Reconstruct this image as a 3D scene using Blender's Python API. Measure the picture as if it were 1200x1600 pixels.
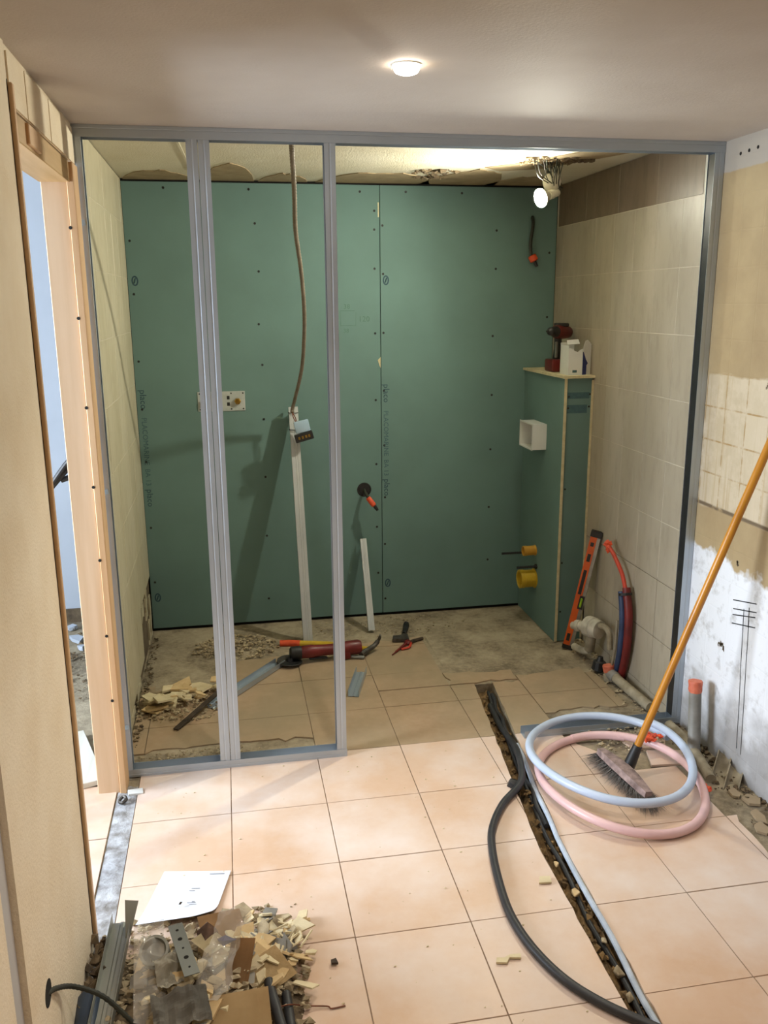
import bpy, bmesh, math, random
from mathutils import Vector, Matrix, noise as mnoise

# ------------------------------------------------------------------ clear
for _o in list(bpy.data.objects):
    bpy.data.objects.remove(_o, do_unlink=True)
scene = bpy.context.scene
COL = scene.collection
rng = random.Random(7)

# ------------------------------------------------------------------ camera
F_PX, YAW, PITCH, ROLL = 1347.84, 0.178293, 0.237757, 0.0073781
EYE = Vector((0.0, 0.0, 1.7))
cy, sy, cp, sp = math.cos(YAW), math.sin(YAW), math.cos(PITCH), math.sin(PITCH)
fw = Vector((sy*cp, cy*cp, -sp)); rt = Vector((cy, -sy, 0)); dn = fw.cross(rt)
cr, sr = math.cos(ROLL), math.sin(ROLL)
rt2 = cr*rt + sr*dn; dn2 = -sr*rt + cr*dn
cam_d = bpy.data.cameras.new('camera'); cam = bpy.data.objects.new('camera', cam_d); COL.objects.link(cam)
m = Matrix.Identity(4)
for i in range(3):
    m[i][0] = rt2[i]; m[i][1] = -dn2[i]; m[i][2] = -fw[i]; m[i][3] = EYE[i]
cam.matrix_world = m
cam_d.sensor_fit = 'HORIZONTAL'; cam_d.sensor_width = 36.0; cam_d.lens = F_PX*36.0/1200.0
cam_d.clip_start = 0.02; cam_d.clip_end = 60
scene.camera = cam

# ------------------------------------------------------------------ world, daylight, exposure
world = bpy.data.worlds.new('sky'); scene.world = world; world.use_nodes = True
bg = world.node_tree.nodes['Background']; bg.inputs[0].default_value = (0.70, 0.82, 1.0, 1); bg.inputs[1].default_value = 3.0
scene.view_settings.view_transform = 'Standard'; scene.view_settings.look = 'None'
scene.view_settings.gamma = 1.0; scene.view_settings.use_curve_mapping = False
scene.view_settings.exposure = 0.0

def area_light(name, loc, target, sx, sy_, power, color):
    d = bpy.data.lights.new(name, 'AREA'); d.shape = 'RECTANGLE'; d.size = sx; d.size_y = sy_
    d.energy = power; d.color = color
    o = bpy.data.objects.new(name, d); COL.objects.link(o); o.location = loc
    o.rotation_euler = (Vector(target)-Vector(loc)).to_track_quat('-Z', 'Y').to_euler()
    return o
DAY_W = 230.0
daylight = area_light('window_daylight', (-2.72, 2.45, 1.35), (0, 2.5, 0.7), 1.5, 1.4, DAY_W, (0.79, 0.885, 1.0))
SPOT_W = 46.0        # each recessed ceiling spot
BULB_S = 2000.0       # emission of the bare bulb's dome
SPOT_COL = (1.0, 0.915, 0.83)
BULB_COL = (1.0, 0.97, 0.80)

# ------------------------------------------------------------------ materials
def lin(h):
    if isinstance(h, str):
        h = h.lstrip('#'); c = [int(h[i:i+2], 16)/255 for i in (0, 2, 4)]
    else:
        c = h
    return tuple(x/12.92 if x <= 0.04045 else ((x+0.055)/1.055)**2.4 for x in c) + (1,)

class Mat:
    def __init__(s, name):
        s.m = bpy.data.materials.new(name); s.m.use_nodes = True; s.t = s.m.node_tree
        s.b = s.t.nodes['Principled BSDF']; s._pos = None
    def n(s, ty, **kw):
        x = s.t.nodes.new(ty)
        for k, v in kw.items(): setattr(x, k, v)
        return x
    def put(s, sock, v):
        if isinstance(v, bpy.types.NodeSocket): s.t.links.new(v, sock)
        else: sock.default_value = v
    def pos(s):
        if s._pos is None: s._pos = s.n('ShaderNodeNewGeometry').outputs['Position']
        return s._pos
    def obj(s):
        return s.n('ShaderNodeTexCoord').outputs['Object']
    def xyz(s):
        x = s.n('ShaderNodeSeparateXYZ'); s.put(x.inputs[0], s.pos()); return x.outputs
    def noise(s, scale, detail=3.0, rough=0.55, co=None, stretch=None):
        x = s.n('ShaderNodeTexNoise'); x.inputs['Scale'].default_value = scale
        x.inputs['Detail'].default_value = detail; x.inputs['Roughness'].default_value = rough
        co = co or s.pos()
        if stretch:
            mp = s.n('ShaderNodeMapping'); mp.inputs['Scale'].default_value = stretch
            s.put(mp.inputs[0], co); co = mp.outputs[0]
        s.put(x.inputs['Vector'], co)
        return x.outputs[0]
    def math(s, op, a, b=0.0, clamp=False):
        x = s.n('ShaderNodeMath', operation=op, use_clamp=clamp); s.put(x.inputs[0], a); s.put(x.inputs[1], b); return x.outputs[0]
    def step(s, v, lo, hi):
        x = s.n('ShaderNodeMapRange'); x.clamp = True
        s.put(x.inputs[0], v); s.put(x.inputs[1], lo); s.put(x.inputs[2], hi); return x.outputs[0]
    def mix(s, f, a, b, mode='MIX'):
        x = s.n('ShaderNodeMix', data_type='RGBA', blend_type=mode)
        s.put(x.inputs[0], f); s.put(x.inputs[6], a); s.put(x.inputs[7], b); return x.outputs[2]
    def out(s, col, rough=0.6, metal=0.0, bump=None, bs=0.3, bd=0.002, spec=None):
        s.put(s.b.inputs['Base Color'], col); s.put(s.b.inputs['Roughness'], rough); s.put(s.b.inputs['Metallic'], metal)
        if spec is not None: s.b.inputs['Specular IOR Level'].default_value = spec
        if bump is not None:
            x = s.n('ShaderNodeBump'); x.inputs['Strength'].default_value = bs; x.inputs['Distance'].default_value = bd
            s.put(x.inputs['Height'], bump); s.put(s.b.inputs['Normal'], x.outputs[0])
        return s.m

def simple(name, c1, c2=None, scale=12, rough=0.6, metal=0.0, bump=0.0, lo=0.35, hi=0.7, bscale=None, stretch=None, spec=None):
    M = Mat(name); nz = M.noise(scale, 4, stretch=stretch)
    col = M.mix(M.step(nz, lo, hi), lin(c1), lin(c2)) if c2 else lin(c1)
    bp = M.noise(bscale or scale*6, 4) if bump else None
    return M.out(col, rough, metal, bp, bump, 0.003, spec)

def emit(name, color, strength):
    M = Mat(name); M.b.inputs['Base Color'].default_value = (1, 1, 1, 1)
    M.b.inputs['Emission Color'].default_value = (*color, 1); M.b.inputs['Emission Strength'].default_value = strength
    return M.m

def clear_plastic(name, tint, alpha=0.35, rough=0.12):
    M = Mat(name); M.b.inputs['Base Color'].default_value = lin(tint); M.b.inputs['Roughness'].default_value = rough
    M.b.inputs['Alpha'].default_value = alpha; M.b.inputs['Specular IOR Level'].default_value = 0.9
    return M.m

MT = {}
# plaster walls and ceilings
MT['plaster_left'] = simple('cream_plaster', '#ecdec6', '#e2d0b3', 5, 0.85, bump=0.6, bscale=130)
MT['ceil'] = simple('white_ceiling_paint', '#c9c0b8', '#bfb5ac', 3, 0.75, bump=0.25, bscale=140)
MT['ceil_in'] = simple('cream_textured_ceiling', '#d9d2bd', '#cfc6ac', 4, 0.85, bump=0.8, bscale=150)
MT['torn'] = simple('bare_tan_plaster', '#a3906f', '#8f7d5e', 14, 0.95, bump=0.5)
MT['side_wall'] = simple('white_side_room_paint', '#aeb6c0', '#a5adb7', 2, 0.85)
MT['board'] = simple('green_board_face', '#688681', '#627e79', 3, 0.85, bump=0.1, bscale=200)
MT['core'] = simple('cream_board_core', '#d3c9a4', '#bfb48e', 30, 0.95, bump=0.6)
MT['render'] = simple('grey_brown_render', '#6f604a', '#4b3f30', 18, 0.95, bump=1.0, bscale=40)
MT['ink'] = simple('blue_grey_ink', '#3d5a63', '#47686c', 60, 0.8)
MT['ink_dark'] = simple('dark_blue_ink', '#27414f', '#34525a', 60, 0.8)
MT['pencil'] = simple('faded_pencil', '#587a6c', '#4d6d60', 60, 0.9)
MT['marker'] = simple('black_marker', '#1b1b1d', '#2a2a2c', 40, 0.7)
MT['screw'] = simple('black_screw', '#0e1210', None, rough=0.5)
MT['gap'] = simple('dark_gap', '#15130f', None, rough=1.0)
# wall tiles
def wall_tile(name, a, b, vein):
    M = Mat(name)
    n1 = M.noise(4.5, 4, stretch=(1, 1, 0.35)); n2 = M.noise(26, 5, 0.65, stretch=(1, 1, 0.3))
    c = M.mix(M.step(n1, .35, .7), lin(a), lin(b)); c = M.mix(M.math('MULTIPLY', M.step(n2, .5, .75), .5), c, lin(vein))
    return M.out(c, M.math('ADD', M.math('MULTIPLY', n2, .25), .3), 0, n2, .06, .001)
MT['tile_r'] = wall_tile('beige_marbled_tile', '#aaa08d', '#9c927f', '#8b816e')
MT['tile_l'] = wall_tile('ivory_marbled_tile', '#c3baa0', '#b5ab8d', '#a0967a')
MT['tile_frieze'] = wall_tile('brown_frieze_tile', '#766654', '#6a5a48', '#5a4c3c')
MT['grout'] = simple('pale_grout', '#c9c1ae', '#bcb4a1', 20, 0.9)
# floor
def floor_tile(name, a, b, dust, lo, hi, dmax):
    M = Mat(name)
    n1 = M.noise(3.2, 4); n2 = M.noise(34, 5, .6); n3 = M.noise(2.3, 6, .62)
    c = M.mix(M.step(n1, .3, .7), lin(a), lin(b)); c = M.mix(M.math('MULTIPLY', n2, .25), c, lin('#e2cfba'))
    d = M.math('MULTIPLY', M.step(n3, lo, hi), dmax)
    c = M.mix(d, c, lin(dust))
    return M.out(c, M.math('ADD', M.math('MULTIPLY', d, .4), .34), 0, n2, .08, .001)
MT['tile_f'] = floor_tile('peach_floor_tile', '#cfb097', '#c6a284', '#dfd6d0', .40, .70, .70)
MT['tile_d'] = floor_tile('dusty_floor_tile', '#ab8e6e', '#9b7d5d', '#938469', .3, .62, .85)
def screed():
    M = Mat('dusty_screed'); n1 = M.noise(4, 6, .65); n2 = M.noise(40, 5, .7)
    c = M.mix(M.step(n1, .38, .62), lin('#a4977f'), lin('#6e624f')); c = M.mix(M.math('MULTIPLY', M.step(n2, .4, .8), .5), c, lin('#c2b597'))
    return M.out(c, .95, 0, n2, .8, .006)
MT['screed'] = screed()
MT['joint'] = simple('brown_grey_joint', '#96806b', '#7d6957', 30, 0.95)
MT['earth'] = simple('trench_earth', '#8c7048', '#4a3b28', 26, 0.98, bump=1.0, bscale=60)
MT['rubble'] = simple('rubble', '#b8a98a', '#77674d', 22, 0.95, bump=0.5)
MT['rubble_dark'] = simple('dark_rubble', '#7b6a50', '#3f3428', 22, 0.95, bump=0.5)
MT['blue_dust'] = simple('pale_plaster_dust', '#b4b6ba', '#6d6862', 20, 0.95, bump=0.8)
# right wall: bare plaster with adhesive traces, white repaint below and grey stains
def right_wall():
    M = Mat('stripped_plaster'); x = M.xyz(); z = x[2]; y = x[1]
    n1 = M.noise(3, 5, .6); n2 = M.noise(16, 5, .65); n3 = M.noise(7, 4, .6)
    c = M.mix(M.step(n1, .35, .7), lin('#a8946f'), lin('#917c5b'))
    zz = M.math('ADD', z, M.math('MULTIPLY', M.math('SUBTRACT', n3, .5), .05))
    # band stripped of its tiles
    cv = M.n('ShaderNodeCombineXYZ'); M.put(cv.inputs[0], y); M.put(cv.inputs[1], M.math('SUBTRACT', z, 1.44))
    br = M.n('ShaderNodeTexBrick'); br.offset = 0.0; br.inputs['Scale'].default_value = 1.0
    br.inputs['Brick Width'].default_value = .13; br.inputs['Row Height'].default_value = .124
    br.inputs['Mortar Size'].default_value = .004; br.inputs['Mortar Smooth'].default_value = .5
    br.inputs['Color1'].default_value = lin('#bdaf95'); br.inputs['Color2'].default_value = lin('#b3a489'); br.inputs['Mortar'].default_value = lin('#9b8055')
    M.put(br.inputs['Vector'], cv.outputs[0])
    st = M.noise(60, 2, .5, stretch=(1, 1, .03))
    band = M.mix(M.step(n2, .42, .62), br.outputs[0], lin('#c0b299'))
    band = M.mix(M.math('MULTIPLY', M.step(st, .55, .68), .5), band, lin('#a8926c'))
    low = M.math('MULTIPLY', M.step(zz, .935, .945), M.math('SUBTRACT', 1.0, M.step(zz, 1.43, 1.44)))
    c = M.mix(low, c, band)
    # crack line under the band
    ln = M.math('SUBTRACT', 1.0, M.step(M.math('ABSOLUTE', M.math('SUBTRACT', z, .945)), .004, .010))
    c = M.mix(M.math('MULTIPLY', ln, M.step(n2, .3, .45)), c, lin('#6a5a45'))
    # beige strip, then white repaint with a wavy upper edge
    wedge = M.math('ADD', M.math('MULTIPLY', M.math('SUBTRACT', n1, .5), .35), M.math('MULTIPLY', y, .16))
    wz = M.math('SUBTRACT', z, wedge)
    white = M.math('SUBTRACT', 1.0, M.step(wz, .335, .355))
    c = M.mix(white, c, lin('#dde0e4'))
    stain = M.math('MULTIPLY', M.math('SUBTRACT', 1.0, M.step(M.math('ADD', z, M.math('MULTIPLY', M.math('SUBTRACT', n3, .5), .5)), .08, .3)), .75)
    c = M.mix(stain, c, lin('#85807c'))
    sp_ = M.math('MULTIPLY', M.math('MULTIPLY', M.step(n2, .52, .72), white), .6)
    c = M.mix(sp_, c, lin('#8d8983'))
    # strip left by an old coving
    top = M.step(M.math('ADD', z, M.math('MULTIPLY', M.math('SUBTRACT', n2, .5), .012)), 2.137, 2.142)
    c = M.mix(top, c, lin('#a0988c'))
    return M.out(c, .85, 0, M.math('ADD', n2, M.math('MULTIPLY', br.outputs[1], -.4)), .35, .003)
MT['right_wall'] = right_wall()
# metals
def galv(name, a='#bac3cb', b='#b0b9c1', rough=.42):
    M = Mat(name); n1 = M.noise(14, 3, .5, stretch=(1, 1, .25)); n2 = M.noise(2.5, 2)
    c = M.mix(M.step(n2, .35, .7), lin(a), lin(b))
    return M.out(c, M.math('ADD', M.math('MULTIPLY', n1, .10), rough), .8)
MT['steel'] = galv('galvanised_steel')
MT['steel_dull'] = galv('dull_galvanised_steel', '#9a9c96', '#7c7d76', .45)
MT['zinc_pale'] = simple('whitened_zinc', '#c6cac9', '#b6bbba', 5, 0.5, 0.45)
MT['iron'] = simple('worn_iron', '#6a6660', '#443f3a', 30, 0.5, 0.7)
MT['brass'] = simple('brass', '#b39448', '#8a6d30', 30, 0.35, 0.9)
MT['rust'] = simple('rusty_flat_bar', '#4a3d30', '#2b241d', 40, 0.85, 0.2, bump=.4)
# woods
def wood(name, a, b, vert=True, rough=.55):
    M = Mat(name); n1 = M.noise(22, 4, .55, stretch=(1, 1, .06) if vert else (1, .06, 1)); n2 = M.noise(3, 2)
    c = M.mix(M.step(n1, .35, .7), lin(a), lin(b)); c = M.mix(M.math('MULTIPLY', n2, .25), c, lin(b))
    return M.out(c, rough, 0, n1, .12, .001)
MT['pine'] = wood('pine_wood', '#d8b48a', '#c39a6e')
MT['pine_pale'] = wood('pale_pine_wood', '#d3b593', '#c2a07b')
MT['pine_h'] = wood('pine_head_beam', '#c6a474', '#a98755', False)
MT['handle_wood'] = wood('varnished_broom_handle', '#c98a2c', '#a86c1d', True, .32)
MT['rough_board'] = wood('dusty_white_board', '#d9d6cb', '#c5c0b0', False, .8)
# plastics and tools
MT['white_plastic'] = simple('white_plastic', '#dedfdb', '#d2d3ce', 8, .4)
MT['old_white'] = simple('old_white_plastic', '#c9c4b4', '#a49d8b', 20, .5)
MT['grey_plate'] = simple('pale_grey_plate', '#b9beb9', '#a3aaa5', 20, .5)
MT['grey_pvc'] = simple('grey_pvc', '#86847d', '#6f6c64', 16, .5)
MT['dusty_pvc'] = simple('dusty_pvc', '#a09680', '#7d725c', 20, .8, bump=.3)
MT['orange'] = simple('orange_tape', '#e0562c', '#c9431f', 40, .5)
MT['orange_pale'] = simple('faded_orange_tape', '#d4795c', '#bb5a3e', 40, .6)
MT['level_orange'] = simple('orange_lacquer', '#e0621f', '#cc5518', 10, .35)
MT['alu'] = simple('brushed_aluminium', '#a4a39c', '#8d8c85', 30, .4, .7)
MT['vial'] = simple('green_vial_liquid', '#a9d43a', '#8cbf2c', 10, .2)
MT['black'] = simple('black_plastic', '#191919', '#232323', 20, .45)
MT['rubber'] = simple('black_rubber_hose', '#232324', '#2f2f30', 30, .5)
MT['dark_green_cable'] = simple('dark_cable', '#24261f', '#32352b', 30, .6)
MT['conduit'] = simple('taupe_corrugated_conduit', '#7d7262', '#695f4e', 30, .6)
MT['tool_red'] = simple('red_tool_housing', '#6f1d1a', '#571614', 12, .4)
MT['red_hose'] = simple('red_sheath', '#7c2320', '#5f1a19', 16, .5)
MT['orange_hose'] = simple('orange_red_pipe', '#c8432a', '#a93521', 16, .45)
MT['blue_sheath'] = simple('blue_sheath', '#2f4265', '#273653', 16, .5)
MT['navy'] = simple('navy_print', '#252f6b', '#1f285b', 16, .5)
MT['blue_pipe'] = simple('pale_blue_pipe', '#bac7da', '#adbbcf', 6, .38)
MT['pink_pipe'] = simple('pale_pink_pipe', '#dcb8b6', '#cfa8a6', 6, .38)
MT['blue_conduit'] = simple('pale_blue_conduit', '#b9c4d2', '#9aa5b2', 14, .5)
MT['yellow'] = simple('yellow_sleeve', '#cfae2c', '#b99824', 14, .45)
MT['amber'] = simple('amber_sleeve', '#cf9a35', '#b7822a', 14, .45)
MT['bristle'] = simple('grey_bristles', '#6b6660', '#3f3b37', 60, .9)
MT['dusty_mauve'] = simple('dusty_broom_head', '#a28c86', '#5d4c48', 26, .9, bump=.4)
MT['paper'] = simple('white_paper', '#d3d6dc', '#c9ccd3', 6, .8)
MT['card'] = simple('brown_cardboard', '#ac8558', '#8f6c45', 9, .85)
MT['tan'] = simple('tan_plaster', '#d3b98b', '#bb9f71', 14, .9, bump=.4)
MT['cream'] = simple('cream_shard', '#d8caa6', '#c2b28c', 14, .9, bump=.3)
MT['brick'] = simple('brown_brick_chunk', '#6b5242', '#3f3028', 20, .95, bump=.8)
MT['grey_rag'] = simple('grey_crumpled_sheet', '#8d897f', '#6c685f', 12, .85)
MT['copper'] = simple('rusty_wire', '#7d4a33', '#5e3524', 30, .5, .5)
MT['bag'] = clear_plastic('clear_polythene', '#d8d3c8', .36, .06)
MT['blister'] = clear_plastic('blue_tinted_blister', '#b4cfe2', .8, .15)
MT['bulb_dome'] = emit('lit_bulb_dome', BULB_COL, BULB_S)
MT['spot_lens'] = emit('lit_spot_lens', (1.0, 0.86, 0.68), 30.0)

# ------------------------------------------------------------------ mesh helpers
def nb(): return bmesh.new()

def box(bm, x0, x1, y0, y1, z0, z1, M=None):
    vs = [bm.verts.new((x, y, z)) for x in (x0, x1) for y in (y0, y1) for z in (z0, z1)]
    for f in ((0, 1, 3, 2), (4, 6, 7, 5), (0, 4, 5, 1), (2, 3, 7, 6), (0, 2, 6, 4), (1, 5, 7, 3)):
        bm.faces.new([vs[i] for i in f])
    if M is not None: bmesh.ops.transform(bm, matrix=M, verts=vs)
    return vs

def bevel(bm, w, seg=2):
    bmesh.ops.bevel(bm, geom=list(bm.edges), offset=w, segments=seg, affect='EDGES', profile=.5, clamp_overlap=True)
    return bm

def prism(bm, poly, z0, z1, M=None):
    a = [bm.verts.new((p[0], p[1], z0)) for p in poly]; b = [bm.verts.new((p[0], p[1], z1)) for p in poly]
    n = len(poly)
    bm.faces.new(list(reversed(a))); bm.faces.new(b)
    for i in range(n): bm.faces.new((a[i], a[(i+1) % n], b[(i+1) % n], b[i]))
    if M is not None: bmesh.ops.transform(bm, matrix=M, verts=a+b)
    return a+b

def catmull(pts, k=8, closed=False):
    P = [Vector(p) for p in pts]; n = len(P); out = []
    segs = n if closed else n-1
    for i in range(segs):
        p0 = P[(i-1) % n] if (closed or i > 0) else P[0]*2-P[1]
        p1 = P[i]; p2 = P[(i+1) % n]
        p3 = P[(i+2) % n] if (closed or i+2 < n) else P[-1]*2-P[-2]
        for j in range(k):
            t = j/k
            out.append(.5*((2*p1)+(p2-p0)*t+(2*p0-5*p1+4*p2-p3)*t*t+(3*p1-p0-3*p2+p3)*t**3))
    if not closed: out.append(P[-1])
    return out

def tube(bm, pts, r, seg=10, closed=False, ribs=False):
    pts = [Vector(p) for p in pts]; n = len(pts); rings = []
    tang = []
    for i in range(n):
        a = pts[(i-1) % n] if (closed or i > 0) else pts[i]; b = pts[(i+1) % n] if (closed or i < n-1) else pts[i]
        tang.append((b-a).normalized())
    ref = Vector((0, 0, 1)) if abs(tang[0].z) < .9 else Vector((1, 0, 0))
    u = tang[0].cross(ref).normalized()
    for i in range(n):
        u = (u - tang[i]*u.dot(tang[i])).normalized(); v = tang[i].cross(u)
        rr = r[i] if isinstance(r, (list, tuple)) else r
        if ribs and i % 2: rr *= .82
        rings.append([bm.verts.new(pts[i]+(u*math.cos(2*math.pi*k/seg)+v*math.sin(2*math.pi*k/seg))*rr) for k in range(seg)])
    for i in range(n if closed else n-1):
        A, B = rings[i], rings[(i+1) % n]
        for k in range(seg): bm.faces.new((A[k], A[(k+1) % seg], B[(k+1) % seg], B[k]))
    if not closed:
        bm.faces.new(list(reversed(rings[0]))); bm.faces.new(rings[-1])
    return bm

def axis_m(origin, axis, up=None):
    """matrix taking local +Z to axis, placed at origin"""
    q = Vector(axis).normalized().to_track_quat('Z', 'Y')
    return Matrix.Translation(origin) @ q.to_matrix().to_4x4()

def lathe(bm, prof, M=None, seg=20):
    rings = []
    allv = []
    for r, z in prof:
        if r < 1e-6:
            v = bm.verts.new((0, 0, z)); rings.append([v]); allv.append(v)
        else:
            rg = [bm.verts.new((r*math.cos(2*math.pi*k/seg), r*math.sin(2*math.pi*k/seg), z)) for k in range(seg)]
            rings.append(rg); allv += rg
    for A, B in zip(rings, rings[1:]):
        for k in range(seg):
            k2 = (k+1) % seg
            if len(A) == 1 and len(B) == 1: continue
            if len(A) == 1: bm.faces.new((A[0], B[k2], B[k]))
            elif len(B) == 1: bm.faces.new((A[k], A[k2], B[0]))
            else: bm.faces.new((A[k], A[k2], B[k2], B[k]))
    if len(rings[0]) > 1: bm.faces.new(list(reversed(rings[0])))
    if len(rings[-1]) > 1: bm.faces.new(rings[-1])
    if M is not None: bmesh.ops.transform(bm, matrix=M, verts=allv)
    return bm

def offset_polyline(pts, t):
    """closed outline of an open 2-D polyline thickened by t"""
    n = len(pts); L = []; Rr = []
    for i in range(n):
        d = []
        if i > 0: d.append((Vector(pts[i])-Vector(pts[i-1])).normalized())
        if i < n-1: d.append((Vector(pts[i+1])-Vector(pts[i])).normalized())
        if len(d) == 2:
            n1 = Vector((-d[0].y, d[0].x)); n2 = Vector((-d[1].y, d[1].x)); k = (n1+n2); k = k/max(.3, k.dot(n1))
        else: k = Vector((-d[0].y, d[0].x))
        L.append(Vector(pts[i])+k*t/2); Rr.append(Vector(pts[i])-k*t/2)
    return L, Rr

def profile_bar(bm, pts, t, length, M=None):
    """thin sheet-metal profile (polyline pts in local XY, thickness t) extruded along local Z"""
    A, B = offset_polyline(pts, t); n = len(pts); vs = {}
    allv = []
    for s, pl in (('a', A), ('b', B)):
        for e, z in ((0, 0.0), (1, length)):
            vs[s, e] = [bm.verts.new((p.x, p.y, z)) for p in pl]; allv += vs[s, e]
    for i in range(n-1):
        bm.faces.new((vs['a', 0][i], vs['a', 0][i+1], vs['a', 1][i+1], vs['a', 1][i]))
        bm.faces.new((vs['b', 0][i+1], vs['b', 0][i], vs['b', 1][i], vs['b', 1][i+1]))
        bm.faces.new((vs['a', 0][i+1], vs['a', 0][i], vs['b', 0][i], vs['b', 0][i+1]))
        bm.faces.new((vs['a', 1][i], vs['a', 1][i+1], vs['b', 1][i+1], vs['b', 1][i]))
    for i in (0, n-1):
        f = (vs['a', 0][i], vs['a', 1][i], vs['b', 1][i], vs['b', 0][i])
        bm.faces.new(f if i == 0 else tuple(reversed(f)))
    if M is not None: bmesh.ops.transform(bm, matrix=M, verts=allv)
    return bm

def frame_m(o, x, y, z):
    x, y, z = Vector(x).normalized(), Vector(y).normalized(), Vector(z).normalized()
    M = Matrix.Identity(4)
    for i in range(3): M[i][0] = x[i]; M[i][1] = y[i]; M[i][2] = z[i]; M[i][3] = o[i]
    return M

def bar_frame(p0, p1, face):
    """local Z along p0->p1, local -Y towards 'face'"""
    z = (Vector(p1)-Vector(p0)).normalized(); y = -Vector(face); y = (y-z*y.dot(z)).normalized(); x = y.cross(z)
    return frame_m(p0, x, y, z)

def octa(bm, c, s, r=None, M=None):
    r = r or rng
    vs = []
    q = Matrix.Rotation(r.random()*6.28, 3, 'Z') @ Matrix.Rotation(r.random()*6.28, 3, 'X')
    for d in ((1, 0, 0), (-1, 0, 0), (0, 1, 0), (0, -1, 0), (0, 0, 1), (0, 0, -1)):
        v = q @ (Vector(d)*(.55+.6*r.random())); vs.append(bm.verts.new(Vector(c)+Vector((v.x*s[0], v.y*s[1], v.z*s[2]))))
    for a in (0, 1):
        for b in (2, 3):
            for e in (4, 5):
                f = (vs[a], vs[b], vs[e]); 
                if (a+b+e) % 2 == 0: f = tuple(reversed(f))
                bm.faces.new(f)
    return vs

def obj(name, bm, mat, parent=None, smooth=False, local=False, ang=35):
    bmesh.ops.recalc_face_normals(bm, faces=list(bm.faces))
    me = bpy.data.meshes.new(name); bm.to_mesh(me); bm.free()
    me.materials.append(MT[mat] if isinstance(mat, str) else mat)
    if parent is not None and not local:
        w = Vector((0, 0, 0)); p = parent
        while p is not None: w += p.location; p = p.parent
        me.transform(Matrix.Translation(-w))
    if smooth:
        for p in me.polygons: p.use_smooth = True
        try: me.set_sharp_from_angle(angle=math.radians(ang))
        except Exception: pass
    o = bpy.data.objects.new(name, me); COL.objects.link(o)
    if parent is not None: o.parent = parent
    return o

def recenter(o):
    """move the origin of a one-mesh thing to the middle of its base"""
    me = o.data
    xs = [v.co for v in me.vertices]
    c = Vector(((min(v.x for v in xs)+max(v.x for v in xs))/2, (min(v.y for v in xs)+max(v.y for v in xs))/2, min(v.z for v in xs)))
    me.transform(Matrix.Translation(-c)); o.location = c
    return o

def tag(o, label=None, cat=None, group=None, kind=None):
    if label: o['label'] = label
    if cat: o['category'] = cat
    if group: o['group'] = group
    if kind: o['kind'] = kind
    return o

def thing(name, label, cat, loc=(0, 0, 0), group=None):
    o = bpy.data.objects.new(name, None); COL.objects.link(o); o.location = loc; o.empty_display_size = .05
    return tag(o, label, cat, group)

def single(name, bm, mat, label, cat, group=None, smooth=False, kind=None):
    return tag(recenter(obj(name, bm, mat, smooth=smooth)), label, cat, group, kind)

def struct(name, bm, mat, label=None, smooth=False):
    return tag(obj(name, bm, mat, smooth=smooth), label, None, None, 'structure')

def link_copy(src, name, loc, rot=None, parent=None, scale=None):
    c = src.copy(); c.name = name; COL.objects.link(c); c.parent = parent
    if parent is not None:
        w = Vector((0, 0, 0)); p = parent
        while p is not None: w += p.location; p = p.parent
        loc = Vector(loc)-w
    c.location = loc
    if rot is not None: c.rotation_euler = rot
    if scale is not None: c.scale = scale
    return c

def text_mesh(body, size, M, extrude=.0004, spacing=1.0):
    cu = bpy.data.curves.new('printed_text', 'FONT'); cu.body = body; cu.size = size; cu.extrude = extrude
    cu.space_character = spacing; cu.resolution_u = 2
    o = bpy.data.objects.new('printed_text', cu); COL.objects.link(o)
    dg = bpy.context.evaluated_depsgraph_get(); me = bpy.data.meshes.new_from_object(o.evaluated_get(dg))
    bpy.data.objects.remove(o, do_unlink=True); bpy.data.curves.remove(cu)
    me.transform(M)
    return me

def text_obj(name, body, size, M, mat, parent, spacing=1.0):
    me = text_mesh(body, size, M, spacing=spacing); me.materials.clear(); me.materials.append(MT[mat])
    w = Vector((0, 0, 0)); p = parent
    while p is not None: w += p.location; p = p.parent
    me.transform(Matrix.Translation(-w))
    o = bpy.data.objects.new(name, me); COL.objects.link(o); o.parent = parent
    return o

# ================================================================== SETTING
XL, XLS, XR, XRS = -0.43, -0.45, 1.778, 1.742      # corridor and shower wall faces
YF, YB, ZC, ZCI = 2.995, 4.50, 2.245, 2.285        # frame plane, board face, ceilings
ZS = -0.006                                        # screed under the tiles

# trench edges: far end, knee, near end
TR = [(1.052, 1.138, 3.53), (0.918, 1.000, 2.355), (0.885, 0.936, 1.15)]
def trench_lr(y):
    (a0, b0, y0), (a1, b1, y1) = (TR[0], TR[1]) if y >= TR[1][2] else (TR[1], TR[2])
    t = (y-y1)/(y0-y1); return a1+(a0-a1)*t, b1+(b0-b1)*t

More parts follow.
